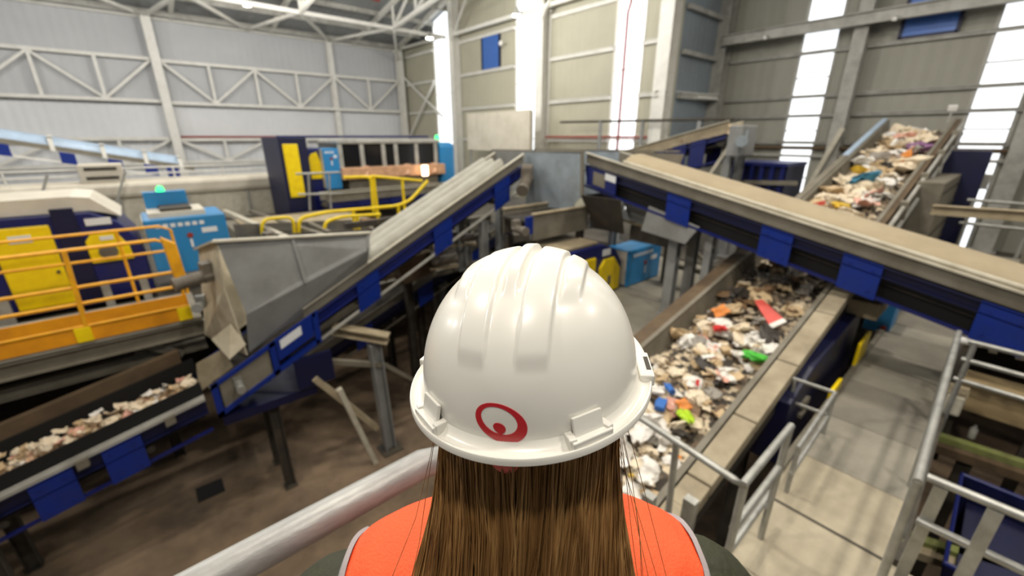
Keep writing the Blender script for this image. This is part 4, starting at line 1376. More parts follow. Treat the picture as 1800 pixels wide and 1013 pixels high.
# grey chute hanging right of the collecting conveyor
Hc = thing('hanging_chute', 'grey sheet chute hanging below the long conveyor near its first blue plates', 'chute', (7.6, 4, 4))
MB().sheet([(7.2, 4.9, 4.78), (7.2, 3.75, 4.6), (7.25, 3.8, 4.3), (7.25, 4.75, 4.4)], .02).build('front_sheet', 'hopper', Hc)
MB().box(7.2, 8.0, 3.75, 4.7, 4.05, 4.35).build('outlet', 'dark', Hc)
MB().bar((7.2, 3.7, 4.3), (7.2, 4.9, 4.42), .05, .04).build('edge_angle', 'dust', Hc)
for x, y in ((9.0, 4.4), (9.0, 3.4), (10.3, 3.2)):
    pass
T2 = thing('steel_framework', 'grey steel frame with cross bars behind the legs of the long conveyor', 'frame', (8.8, 3.5, 2.85))
for x, y in ((8.6, 4.6), (8.6, 3.1), (9.9, 4.6), (9.9, 3.1)):
    MB().bar((x, y, 2.85), (x, y, 4.3), .12, .12).build('post', 'skirt', T2)
for z in (3.3, 4.2):
    MB().bar((8.6, 4.6, z), (8.6, 3.1, z), .08, .1).build('cross_bar', 'skirt', T2)
    MB().bar((8.6, 3.1, z), (9.9, 3.1, z), .08, .1).build('cross_bar', 'dark', T2)
MB().bar((8.5, 3.0, 3.0), (8.5, 4.5, 4.2), .07, .07).build('brace', 'strip', T2)
# ================================================================== rubbish on the belts
wr = random.Random(21)


def noisy(v, k, s, seed):
    q = v * s + V((seed * 3.1, seed * 1.7, seed))
    return v + V((noise.noise(q), noise.noise(q + V((9, 2, 4))), noise.noise(q + V((3, 8, 1))))) * k


def proto_film(seed):
    bm = bmesh.new()
    bmesh.ops.create_icosphere(bm, subdivisions=3, radius=1)
    for v in bm.verts:
        p = noisy(v.co.copy(), .75, 1.3, seed)
        p = noisy(p, .28, 3.6, seed + 5)
        v.co = V((p.x, p.y * .8, p.z * .42))
    return bm


def proto_sheet(seed):
    n = 9
    b = MB()
    up, dn = [], []
    for i in range(n):
        up.append([])
        for j in range(n):
            x, y = (i / (n - 1) - .5) * 2, (j / (n - 1) - .5) * 1.5
            q = V((x, y, 0)) * 1.1 + V((seed, seed * .3, 0))
            z = .45 * noise.noise(q) + .25 * noise.noise(q * 2.6) + .2 * x * x
            up[-1].append(V((x * (1 + .15 * noise.noise(q * 2)), y * (1 + .2 * noise.noise(q * 1.7)), z)))
    dn = [[p - V((0, 0, .05)) for p in r] for r in up]
    loop = lambda r: r
    b.grid(up)
    b.grid(dn)
    k = n * n
    e = [i for i in range(n)] + [i * n + n - 1 for i in range(1, n)] + [k - 1 - i for i in range(1, n)] + [i * n for i in range(n - 2, 0, -1)]
    for a, c in zip(e, e[1:] + e[:1]):
        b.f.append((a, c, c + k, a + k))
    return b


def proto_bottle(seed):
    b = MB()
    r = 1 + .15 * (seed % 3)
    b.lathe([(.2, -1), (.36 * r, -.95), (.38 * r, -.5), (.31 * r, -.2), (.38 * r, .1), (.36 * r, .45), (.14, .78), (.13, .9), (.17, .91), (.17, 1.05), (.05, 1.06)], (0, 0, 0), (1, 0, 0), 14)
    b.v = [noisy(p, .12, 1.4, seed) for p in b.v]
    return b


def proto_carton(seed):
    b = MB()
    n = 5
    for ax in range(3):
        for sg in (-1, 1):
            rows = []
            for i in range(n):
                rows.append([])
                for j in range(n):
                    p = [0, 0, 0]
                    p[ax] = sg
                    p[(ax + 1) % 3] = (i / (n - 1) - .5) * 2
                    p[(ax + 2) % 3] = (j / (n - 1) - .5) * 2
                    rows[-1].append(noisy(V((p[0] * .9, p[1] * .6, p[2] * .38)), .22, 1.2, seed))
            b.grid(rows)
    return b


def proto_tray(seed):
    b = MB()
    out = []
    for k, z in ((1.0, .3), (.85, .0), (.8, .0), (.0, .0), (.0, .04), (.78, .05), (.9, .3)):
        out.append([noisy(V((k * 1.0 * math.copysign(abs(math.cos(g)) ** .6, math.cos(g)), k * .7 * math.copysign(abs(math.sin(g)) ** .6, math.sin(g)), z)), .12, 1.3, seed) for g in [2 * math.pi * i / 20 for i in range(20)]])
    out.append(out[0])
    b.grid(out, True)
    return b


PROTO = {}
for nm, fn, cnt in (('plastic_film', proto_film, 5), ('paper_sheet', proto_sheet, 4), ('plastic_bottle', proto_bottle, 3), ('carton', proto_carton, 3), ('food_tray', proto_tray, 2)):
    PROTO[nm] = []
    for i in range(cnt):
        g = fn(i * 2.3 + 1)
        me = bpy.data.meshes.new(nm)
        if isinstance(g, MB):
            me.from_pydata([tuple(p) for p in g.v], [], g.f)
            bm = bmesh.new()
            bm.from_mesh(me)
            bmesh.ops.remove_doubles(bm, verts=bm.verts, dist=1e-4)
            bmesh.ops.recalc_face_normals(bm, faces=bm.faces)
            bm.to_mesh(me)
            bm.free()
        else:
            g.to_mesh(me)
            g.free()
        for p in me.polygons:
            p.use_smooth = True
        me.set_sharp_from_angle(angle=math.radians(50))
        me.materials.append(None)
        PROTO[nm].append(me)
WM = {}
for nm, c in (('cream', (232, 216, 188)), ('white', (238, 234, 226)), ('tan', (206, 180, 140)), ('grey', (150, 144, 134)), ('brown', (128, 100, 70)), ('pink', (226, 170, 150)), ('blue', (36, 104, 186)), ('red', (206, 40, 36)),
              ('green', (70, 190, 50)), ('lime', (176, 214, 20)), ('orange', (226, 140, 60)), ('yellow', (228, 190, 60)), ('purple', (176, 130, 176)), ('dark', (58, 52, 46)), ('coral', (222, 84, 72)), ('teal', (60, 130, 160))):
    WM[nm] = mat('waste_' + nm, c, .55, dirt=tuple(int(v * .72) for v in c), dscale=5, damt=.55)
KIND = {'plastic_film': 'crumpled plastic film', 'paper_sheet': 'creased paper', 'plastic_bottle': 'squashed plastic bottle', 'carton': 'crushed carton', 'food_tray': 'bent food tray'}
CATG = {'plastic_film': 'film', 'paper_sheet': 'paper', 'plastic_bottle': 'bottle', 'carton': 'carton', 'food_tray': 'tray'}


def piece(kind, colour, p, size, label, group=None, rot=None, flat=1.0, var=None):
    me = PROTO[kind][wr.randrange(len(PROTO[kind])) if var is None else var]
    o = bpy.data.objects.new(kind, me)
    COL.objects.link(o)
    o.material_slots[0].link = 'OBJECT'
    o.material_slots[0].material = WM[colour]
    o.location = p
    o.rotation_euler = rot or (wr.gauss(0, .3), wr.gauss(0, .3), wr.uniform(0, 6.28))
    o.scale = (size, size, size * flat)
    return tag(o, label, CATG[kind], group)


def litter(cv, a, e, w, base, h, m, lab, seed, name='waste_litter', nx=None):
    """the uncountable fine rubbish: one bumpy layer lying on a belt"""
    nx = nx or int((e - a) / .05)
    ny = int(2 * w / .05)
    up = []
    for i in range(nx + 1):
        t = a + (e - a) * i / nx
        r = []
        for j in range(ny + 1):
            l = -w + 2 * w * j / ny
            q = V((t * 3.1 + seed, l * 3.1, seed))
            edge = min(1, (w - abs(l)) / .12) * min(1, (t - a) / .15) * min(1, (e - t) / .1)
            u = base + max(0, edge) * h * (.35 + .6 * noise.noise(q) + .5 * noise.noise(q * 2.7) + .4 * noise.noise(q * 6.1))
            r.append(cv.pt(t, l, max(base + .002, u)))
        up.append(r)
    b = MB()
    b.grid(up)
    dn = [[cv.pt(a + (e - a) * i / nx, -w + 2 * w * j / ny, base) for j in (0, ny)] for i in range(nx + 1)]
    b.grid(dn)
    o = b.build(name, m, None, smooth=True)
    return tag(o, lab, 'rubbish', None, 'stuff')


def litter_mat(name, cols, sc_=9):
    m = mat(name, cols[0], .8)
    nt = m.node_tree
    b = nt.nodes['Principled BSDF']
    vo = nt.nodes.new('ShaderNodeTexVoronoi')
    vo.inputs['Scale'].default_value = sc_
    nt.links.new(nt.nodes['Mapping'].outputs['Vector'], vo.inputs['Vector'])
    r = nt.nodes.new('ShaderNodeValToRGB')
    r.color_ramp.interpolation = 'CONSTANT'
    e = r.color_ramp.elements
    e[0].color = (*lin(cols[0]), 1)
    e[1].position = .25
    e[1].color = (*lin(cols[1]), 1)
    for i, c in enumerate(cols[2:]):
        x = e.new(.4 + .6 * i / max(1, len(cols) - 2))
        x.color = (*lin(c), 1)
    sp = nt.nodes.new('ShaderNodeSeparateColor')
    nt.links.new(vo.outputs['Color'], sp.inputs['Color'])
    nt.links.new(sp.outputs['Red'], r.inputs['Fac'])
    nt.links.new(r.outputs['Color'], b.inputs['Base Color'])
    return m


LM = litter_mat('litter_mix', [(60, 54, 46), (104, 92, 76), (176, 160, 134), (84, 76, 66), (214, 198, 170), (120, 100, 80)], 16)
LP = litter_mat('litter_pale', [(150, 132, 104), (206, 186, 152), (228, 208, 178), (180, 150, 118), (224, 190, 160)], 14)
litter(cvD, .8, 15.8, .58, BEL, .1, LM, 'fine mixed rubbish covering the wide climbing belt', 2.0)
litter(cvB, -7.3, .0, .32, .02, .2, LP, 'fine pale paper scraps heaped along the low belt at lower left', 5.0)
litter(cvE, .1, 4.2, .36, .0, .22, LP, 'fine pale rubbish heaped on the far inclined belt', 8.0)

PAL = [('plastic_film', 'cream', 14), ('plastic_film', 'white', 14), ('paper_sheet', 'cream', 12), ('paper_sheet', 'white', 9), ('carton', 'tan', 4), ('plastic_film', 'grey', 2), ('paper_sheet', 'tan', 5), ('paper_sheet', 'pink', 2),
       ('plastic_bottle', 'white', 3), ('plastic_bottle', 'grey', 2), ('food_tray', 'white', 4), ('food_tray', 'cream', 3), ('carton', 'brown', 1), ('plastic_film', 'brown', 1), ('plastic_film', 'pink', 2), ('paper_sheet', 'grey', 1), ('plastic_film', 'tan', 4), ('plastic_film', 'dark', 1)]
BAG = [(k, c) for k, c, n in PAL for _ in range(n)]


def scatter(cv, a, e, w, base, n, where, sizes, dens=None, bag=BAG, heap=0.0):
    for _ in range(n):
        for _try in range(20):
            t, l = wr.uniform(a, e), wr.uniform(-w, w)
            if dens is None or wr.random() < dens(t, l):
                break
        k, c = bag[wr.randrange(len(bag))]
        s = wr.uniform(*sizes) * (1.25 if k == 'plastic_film' else 1)
        if k == 'plastic_bottle':
            s *= .85
        u = base + s * .22 + wr.uniform(0, heap)
        lab = '%s %s in the rubbish on the %s' % (c if c != 'dark' else 'blackish', KIND[k], where)
        piece(k, c, cv.pt(t, l, u), s, lab, '%s %s pieces on the %s' % (c, CATG[k], where))


def dD(t, l):
    # dense pale band in the middle stretch, dark bare belt near the foot
    if t < 3.2:
        return .35
    if t < 3.9:
        return .55
    if l > .34 and t < 5.4:
        return .3
    if t > 5.8:
        return .5
    return 1.0


scatter(cvD, 2.5, 5.9, .52, BEL + .03, 170, 'wide belt before the long conveyor', (.05, .12), dD, heap=.06)
BROWNISH = [('plastic_film', 'brown'), ('paper_sheet', 'brown'), ('carton', 'brown'), ('plastic_film', 'grey'), ('paper_sheet', 'tan'), ('plastic_film', 'dark'), ('plastic_film', 'tan'), ('food_tray', 'cream'), ('paper_sheet', 'grey')]
scatter(cvD, 5.7, 8.2, .52, BEL + .03, 60, 'wide belt right under the long conveyor', (.06, .13), None, BROWNISH, heap=.08)
scatter(cvD, 8.3, 15.6, .48, BEL + .04, 110, 'upper climbing belt at far right', (.1, .22), lambda t, l: 1 if l < .25 else .35, heap=.12)
CR = [('paper_sheet', 'cream'), ('paper_sheet', 'tan'), ('paper_sheet', 'pink'), ('plastic_film', 'cream'), ('carton', 'tan'), ('paper_sheet', 'white')]
scatter(cvB, -3.2, -.05, .22, .12, 90, 'low belt at lower left', (.035, .08), None, CR, heap=.12)
scatter(cvE, .4, 4.1, .3, .06, 40, 'far inclined belt', (.09, .17), None, CR, heap=.16)


def onD(px, py, up=.1):
    return onS(px, py, lambda x, y: cvD.z(x) + BEL + up)


SPECIAL = [
    ('paper_sheet', 'red', (1266, 578), .11, 'small bright red scrap in the middle of the wide belt', None, None),
    ('paper_sheet', 'red', (1226, 674), .09, 'thin red strip beside a white tray on the wide belt', None, (1, .3)),
    ('plastic_film', 'green', (1326, 627), .12, 'bright green curled plastic at the beam side of the wide belt', None, None),
    ('plastic_film', 'lime', (1204, 731), .1, 'lime yellow crumpled bag near the foot of the wide belt', None, None),
    ('plastic_bottle', 'blue', (1176, 682), .095, 'upper of two blue containers beside the helmet brim', None, None),
    ('carton', 'blue', (1162, 711), .085, 'lower of two blue containers beside the helmet brim', None, None),
    ('food_tray', 'white', (1152, 690), .1, 'white rounded tray between the helmet brim and the blue containers', None, None),
    ('paper_sheet', 'orange', (1266, 547), .11, 'orange tan sheet at the far rail side of the wide belt', None, None),
    ('paper_sheet', 'orange', (1200, 712), .09, 'orange yellow sheet above the lime bag', None, None),
    ('paper_sheet', 'pink', (1268, 662), .08, 'pale pink pointed scrap right of the middle of the wide belt', None, None),
    ('paper_sheet', 'orange', (1192, 802), .045, 'small orange scrap at the foot of the wide belt', None, None),
    ('paper_sheet', 'white', (1135, 838), .09, 'white sheet with a folded edge at the foot of the wide belt', None, None),
    ('plastic_film', 'white', (1128, 760), .11, 'large white crumpled bag by the diagonal rail', None, None),
    ('plastic_film', 'cream', (1118, 815), .06, 'cream crumpled scrap beside the white folded sheet', None, None),
    ('carton', 'yellow', (1110, 836), .025, 'tiny amber piece beside the hair', None, None),
    ('plastic_film', 'teal', (1515, 316), .24, 'teal blue bag on the upper climbing belt', None, None),
    ('plastic_film', 'purple', (1618, 258), .2, 'lilac bag near the top of the climbing belt', None, None),
    ('paper_sheet', 'orange', (1588, 280), .24, 'rusty orange sheet below the lilac bag', None, None),
    ('plastic_film', 'yellow', (1478, 362), .14, 'yellow scrap low on the upper climbing belt', None, None),
    ('carton', 'coral', (1439, 359), .1, 'red orange carton at the left edge of the upper climbing belt', None, None),
    ('plastic_film', 'yellow', (1510, 300), .15, 'amber yellow film above the teal bag', None, None),
    ('plastic_film', 'white', (1400, 452), .16, 'whitish scrap caught under the first blue plate over the belt', None, None),
]
for k, c, (px, py), s, lab, rot, asp in SPECIAL:
    o = piece(k, c, onD(px, py, .19 if px < 1420 else .25), s, lab, None, rot, 1.0, 0)
    if asp:
        o.scale = (s * asp[0], s * asp[1], s * .6)

q = [onD(px, py, u) for px, py, u in ((1326, 529, .24), (1340, 527, .25), (1383, 566, .19), (1356, 578, .17))]
pn = thing('pennant_sheet', 'long red pennant shaped sheet with pale end near the beam of the wide belt', 'sheet', q[2])
mids = [q[1].lerp(q[2], .86), q[0].lerp(q[3], .86)]
MB().sheet([q[0], q[1], mids[0], mids[1]], .012).build('red_panel', WM['coral'], pn)
MB().sheet([mids[1], mids[0], q[2], q[3]], .012).build('pale_end', WM['white'], pn)
# ================================================================== person at the rail
M['helmet'] = mat('white_helmet', (226, 223, 214), .3, coat=.22, spec=.5)
M['helmet_red'] = mat('emblem_red', (186, 24, 34), .35, coat=.3)
M['knob_red'] = mat('knob_red', (196, 66, 58), .45)
M['vest'] = mat('orange_vest', (255, 92, 44), .75, dirt=(240, 78, 36), dscale=14, damt=.4, bump=.25, bscale=260)
M['trim'] = mat('reflective_trim', (160, 158, 160), .5, bump=.1, bscale=300)
M['jacket'] = mat('olive_jacket', (46, 48, 24), .7, dirt=(32, 34, 18), dscale=20, damt=.6, bump=.3, bscale=40)
M['trousers'] = mat('dark_trousers', (34, 38, 48), .8)
M['boots'] = mat('black_boots', (26, 24, 22), .6)
M['skin'] = mat('skin', (214, 164, 138), .5)
M['eye'] = mat('eye_white', (236, 232, 226), .3)
M['iris'] = mat('iris', (70, 50, 36), .3)
M['lips'] = mat('lips', (178, 98, 90), .45)


def hair_mat():
    m = mat('brown_hair', (108, 74, 40), .42, spec=.35)
    nt = m.node_tree
    b = nt.nodes['Principled BSDF']
    mp = nt.nodes['Mapping']
    mp.inputs['Scale'].default_value = (90, 90, 4)
    n = nt.nodes.new('ShaderNodeTexNoise')
    n.inputs['Scale'].default_value = 1.0
    n.inputs['Detail'].default_value = 3
    nt.links.new(mp.outputs['Vector'], n.inputs['Vector'])
    r = nt.nodes.new('ShaderNodeValToRGB')
    e = r.color_ramp.elements
    e[0].position, e[0].color = .25, (*lin((104, 72, 40)), 1)
    e[1].position, e[1].color = .78, (*lin((186, 146, 92)), 1)
    x = e.new(.52)
    x.color = (*lin((142, 104, 60)), 1)
    nt.links.new(n.outputs['Fac'], r.inputs['Fac'])
    nt.links.new(r.outputs['Color'], b.inputs['Base Color'])
    return m


M['hair'] = hair_mat()
M['hair_base'] = mat('hair_underlayer', (104, 72, 40), .6, dirt=(72, 48, 26), dscale=40, damt=.6, stretch=(6, 6, .3))

O = EYE + ray(933.7, 650) * .4606
CAMYAW = math.degrees(math.atan2(FWD.y, FWD.x)) - 90
DECK = O.z - 1.62
XB = Matrix.Translation(O) @ Matrix.Rotation(math.radians(CAMYAW + 3), 4, 'Z')          # body frame: x right, y forward
XH = Matrix.Translation(O) @ Matrix.Rotation(math.radians(CAMYAW - 13.7), 4, 'Z') @ Matrix.Rotation(math.radians(-1.1), 4, 'X') @ Matrix.Rotation(math.radians(-3.5), 4, 'Y')


def pb(x, y, z):
    w_ = min(1, max(0, (-.12 - z) / .1))
    return XB @ V((x * (1 + .21 * w_) - .006 * w_, y, z - .074 * w_))


def ph(x, y, z):
    return XH @ V((x, y, z))


feet = pb(0, .03, -1.62)


def skin_obj(name, verts, edges, m, parent=None, lev=2, loc=None, root=0):
    """one continuous skinned surface; verts: (x, y, z, r) in the body frame"""
    off = world_loc(parent) if parent is not None else V(loc)
    me = bpy.data.meshes.new(name)
    me.from_pydata([tuple(pb(*v[:3]) - off) for v in verts], edges, [])
    o = bpy.data.objects.new(name, me)
    COL.objects.link(o)
    if parent is not None:
        o.parent = parent
    else:
        o.location = off
    md = o.modifiers.new('skin', 'SKIN')
    md.use_smooth_shade = True
    if not me.skin_vertices:
        bm = bmesh.new()
        bm.from_mesh(me)
        bm.verts.layers.skin.verify()
        bm.to_mesh(me)
        bm.free()
    for i, sv in enumerate(me.skin_vertices[0].data):
        r = verts[i][3]
        sv.radius = r if isinstance(r, tuple) else (r, r)
        sv.use_root = (i == root)
    sb = o.modifiers.new('subsurf', 'SUBSURF')
    sb.levels = lev
    sb.render_levels = lev
    me.materials.append(M[m])
    return o


bv, be = [], []


def add(chain, start=None):
    """append a chain of (x,y,z,r); returns index of its last vertex"""
    last = start
    for v in chain:
        bv.append(v)
        if last is not None:
            be.append((last, len(bv) - 1))
        last = len(bv) - 1
    return last


pel = add([(0, .03, -.70, .115)])
chest = add([(0, .03, -.55, .1), (0, .02, -.36, .105), (0, .01, -.27, .07)], pel)
neck = add([(0, .005, -.165, .052), (0, .012, -.11, .05), (0, .012, -.05, .074), (0, .008, .015, .082), (0, .0, .07, .07)], chest)
jaw = add([(0, .062, -.075, .042), (0, .085, -.092, .026)], neck - 2)
add([(0, .088, -.03, .02), (0, .104, -.036, .011)], neck - 1)
for s in (-1, 1):
    ear = add([(s * .078, .005, -.03, .014), (s * .088, -.004, -.02, .01)], neck - 2)
    sh = add([(s * .1, .0, -.275, .055), (s * .168, .0, -.285, .05)], chest)
    wr = add([(s * .215, .01, -.40, .043), (s * .228, .03, -.52, .04), (s * .222, .10, -.66, .033), (s * .215, .15, -.755, .025)], sh)
    palm = add([(s * .213, .172, -.80, (.034, .018)), (s * .212, .186, -.835, (.036, .016))], wr)
    for i, (dx, L) in enumerate(((-.022, .062), (-.007, .072), (.009, .067), (.024, .052))):
        a = (s * (.212 + dx), .19, -.85)
        add([(a[0], a[1], a[2], .0088), (a[0], a[1] + L * .28, a[2] - L * .42, .0085), (a[0], a[1] + L * .25, a[2] - L * .78, .008), (a[0], a[1] + L * .05, a[2] - L * 1.02, .0072)], palm)
    add([(s * .19, .185, -.815, .011), (s * .176, .205, -.84, .0098), (s * .176, .216, -.866, .0085)], palm - 1)
    hp = add([(s * .09, .03, -.80, .088), (s * .1, .05, -1.16, .058), (s * .1, .02, -1.35, .052), (s * .1, .0, -1.545, .036)], pel)
    add([(s * .105, .06, -1.585, .034), (s * .11, .14, -1.595, .028)], hp)
person = skin_obj('person', bv, be, 'skin', loc=feet)
tag(person, 'person with long brown hair seen from behind in white hard hat and orange vest', 'person')
for s in (-1, 1):
    e = MB().lathe([(.001, -.011), (.008, -.008), (.0115, 0), (.008, .008), (.001, .011)], pb(s * .032, .078, -.008), XB.to_3x3() @ V((0, 1, 0)), 16).build('eye', 'eye', person, smooth=True)
    MB().lathe([(.0055, .0), (.004, .0022), (.001, .003)], pb(s * .032, .0875, -.008), XB.to_3x3() @ V((0, 1, 0)), 14).build('iris', 'iris', e, smooth=True)
MB().pipe([pb(-.022, .088, -.068), pb(-.008, .103, -.064), pb(.008, .103, -.064), pb(.022, .088, -.068)], [.002, .005, .005, .002], 8).build('lips', 'lips', person, smooth=True)

# clothing ------------------------------------------------------------------
jv = [(0, .02, -.66, .125), (0, .02, -.5, .12), (0, .01, -.36, .12), (0, .0, -.29, .085)]
je = [(0, 1), (1, 2), (2, 3)]
for s in (-1, 1):
    n = len(jv)
    jv += [(s * .1, .0, -.275, .06), (s * .212, .0, -.268, .068), (s * .252, .005, -.345, .074), (s * .236, .02, -.50, .056), (s * .228, .09, -.65, .048), (s * .217, .142, -.74, .04)]
    je += [(3, n), (n, n + 1), (n + 1, n + 2), (n + 2, n + 3), (n + 3, n + 4), (n + 4, n + 5)]
part_label(skin_obj('jacket', jv, je, 'jacket', person), 'dark olive quilted jacket, its sleeves showing beside the vest')
tv = [(0, .03, -.70, .128), (0, .03, -.78, .12)]
te = [(0, 1)]
for s in (-1, 1):
    n = len(tv)
    tv += [(s * .095, .03, -.86, .1), (s * .1, .05, -1.16, .074), (s * .1, .02, -1.36, .068), (s * .1, .005, -1.53, .062)]
    te += [(1, n), (n, n + 1), (n + 1, n + 2), (n + 2, n + 3)]
part_label(skin_obj('trousers', tv, te, 'trousers', person), 'dark trousers')
for s in (-1, 1):
    skin_obj('boot', [(s * .1, .0, -1.46, .056), (s * .1, .0, -1.565, .05), (s * .108, .08, -1.578, .042), (s * .112, .155, -1.585, .034)], [(0, 1), (1, 2), (2, 3)], 'boots', person)

VR = [(-.165, .062, .058, .0), (-.178, .085, .066, .0), (-.186, .115, .074, .0), (-.191, .145, .082, .0), (-.197, .172, .09, .0), (-.208, .192, .098, .0), (-.228, .202, .106, .0), (-.27, .206, .114, .002),
      (-.33, .204, .122, .006), (-.42, .198, .126, .01), (-.55, .182, .126, .015), (-.70, .178, .125, .02), (-.86, .186, .13, .025)]


def vest_pt(z, a, out=0.0):
    for (za, wa, da, ya), (zb, wb, db, yb) in zip(VR, VR[1:]):
        if zb <= z <= za:
            t = (z - za) / (zb - za)
            w, d, y = wa + (wb - wa) * t, da + (db - da) * t, ya + (yb - ya) * t
            break
    else:
        w, d, y = VR[-1][1:]
    c, s_ = math.cos(a), math.sin(a)
    k = 2 / 2.6
    x = math.copysign(abs(c) ** k, c) * (w + out)
    yy = math.copysign(abs(s_) ** k, s_) * (d + out)
    wr = .003 * noise.noise(V((x * 14, yy * 14, z * 9))) + .0018 * noise.noise(V((x * 40, yy * 40, z * 16)))
    return pb(x * (1 + wr * 3), y + yy * (1 + wr * 6), z)


rows = []
zs = []
for (a, *_), (b_, *_) in zip(VR, VR[1:]):
    zs += [a + (b_ - a) * t / 5 for t in range(5)]
zs.append(VR[-1][0])
for z in zs:
    rows.append([vest_pt(z, 2 * math.pi * i / 96) for i in range(96)])
vest = MB().grid(rows, True).build('safety_vest', 'vest', person, smooth=True)
sd = vest.modifiers.new('solid', 'SOLIDIFY')
sd.thickness = .004
sd.offset = -1
part_label(vest, 'bright orange sleeveless safety vest')


# grey armhole trims: flat bands lying on the vest
def band(pts, w, nrm, m, name, parent):
    """ribbon along pts, its width along nrm-perpendicular side vectors"""
    mb = MB()
    L, R_, L2, R2 = [], [], [], []
    for i, p in enumerate(pts):
        t = (pts[min(i + 1, len(pts) - 1)] - pts[max(i - 1, 0)]).normalized()
        n = nrm[i]
        sd_ = t.cross(n).normalized()
        L.append(p + sd_ * w / 2 + n * .003)
        R_.append(p - sd_ * w / 2 + n * .003)
        L2.append(p + sd_ * w / 2 - n * .003)
        R2.append(p - sd_ * w / 2 - n * .003)
    mb.grid([[a, b, c, d] for a, b, c, d in zip(L, R_, R2, L2)], True)
    return mb.build(name, m, parent, smooth=True)


for s in (-1, 1):
    pts, nr = [], []
    ang = math.radians(27)
    path = [(-.62 + .4 * i / 24, -ang) for i in range(25)] + [(-.22 + .012 * math.sin(math.pi * i / 20), -ang + 2 * ang * i / 20) for i in range(1, 20)] + [(-.22 - .4 * i / 24, ang) for i in range(25)]
    for z, a in path:
        aa = a if s > 0 else math.pi - a
        p = vest_pt(z, aa, .002)
        q = XB.inverted() @ p
        out = (XB.to_3x3() @ V((q.x * 1.2, q.y * 1.2, .12 if z > -.3 else 0))).normalized()
        pts.append(p)
        nr.append(out)
    part_label(band(pts, .017, nr, 'trim', 'armhole_trim', person), 'grey binding along the armhole')
# reflective waist band
pts = [vest_pt(-.58, 2 * math.pi * i / 80, .004) for i in range(81)]
cz = pb(0, 0, -.58)
part_label(band(pts, .05, [((p - cz) * V((1, 1, 0))).normalized() for p in pts], 'trim', 'reflective_band', person), 'grey reflective band round the vest')

# hair -----------------------------------------------------------------------
hr = random.Random(3)


def hair_line(al, layer, n=14, wob=1.0, end=-.56, spread=0.0):
    a = math.radians(al)
    x0, y0 = -.004 + .077 * math.sin(a), -.098 * math.cos(a) - .004
    side = max(0.0, (abs(al) - 62) / 55)
    x1 = -.008 + .104 * (al / 100) + spread
    y1 = -.142 + .022 * min(1, abs(al) / 100) ** 2
    ph_ = hr.uniform(0, 6.28)
    f = hr.uniform(6, 15)
    amp = hr.uniform(.001, .0045) * wob
    out = []
    for i in range(n):
        t = i / (n - 1)
        z = .035 + (end - .035) * t
        k = t * 1.9
        k = 1 if k > 1 else k * k * (3 - 2 * k)
        x = x0 + (x1 - x0) * (.25 * t + .75 * k)
        y = y0 + (y1 - y0) * k
        nx, ny = math.sin(a) * (1 - k) , -math.cos(a) * (1 - k) - k
        x += nx * layer * .014 + amp * math.sin(ph_ + f * z * 3) * (.3 + t)
        y += ny * layer * .014 + amp * .5 * math.cos(ph_ * 1.7 + f * z * 2) * (.3 + t)
        out.append(pb(x, y, z))
    return out


rows = []
for j in range(15):
    rows.append([])
for i in range(61):
    al = -112 + 224 * i / 60
    l = hair_line(al, -.15, 15, .0)
    for j in range(15):
        rows[j].append(l[j])
hair = MB().grid(rows).build('hair', 'hair_base', person, smooth=True)
sd = hair.modifiers.new('solid', 'SOLIDIFY')
sd.thickness = .016
sd.offset = 0
part_label(hair, 'long straight brown hair falling over the vest')
mb = MB()
clumps = [(hr.uniform(-112, 112), hr.uniform(.15, .95), hr.uniform(-.012, .012)) for _ in range(190)]
for ca, cl, cs in clumps:
    for _ in range(11):
        al = ca + hr.gauss(0, 2.6)
        if abs(al) > 116:
            continue
        l = hair_line(al, cl + hr.gauss(0, .16), 14, 1.0, -.56, cs + hr.gauss(0, .003))
        r = hr.uniform(.00045, .0011)
        mb.pipe(l, [r * .9] * 11 + [r * .8, r * .6, r * .3], 4)
for _ in range(70):
    l = hair_line(hr.uniform(-98, 98), hr.uniform(.6, 1.15), 14, 2.6, -.5, hr.gauss(0, .01))
    mb.pipe(l, .0003, 3)
for s, base in ((1, 66), (-1, -76)):
    for _ in range(9 if s > 0 else 3):
        l = hair_line(base * 1 + hr.gauss(0, 16) + s * 22, 1.0, 14, 2.0, -.5, s * abs(hr.gauss(.02, .022)))
        mb.pipe(l, .0004, 3)
strands = mb.build('hair_strands', 'hair', hair, smooth=True)

# hard hat ---------------------------------------------------------------------
HA_, HB_, HC_ = .1105, .1307, .1225
EXP = 2 / 2.15


def smooth(a, b, x):
    t = min(1, max(0, (x - a) / (b - a)))
    return t * t * (3 - 2 * t)


def dome0(az, el):
    """az measured from the back centre, towards +x"""
    rho = math.cos(el) ** EXP if el < math.pi / 2 - 1e-6 else 0.0
    zz = math.copysign(abs(math.sin(el)) ** EXP, math.sin(el))
    return V((HA_ * rho * math.sin(az), -HB_ * rho * math.cos(az), .006 + HC_ * zz))


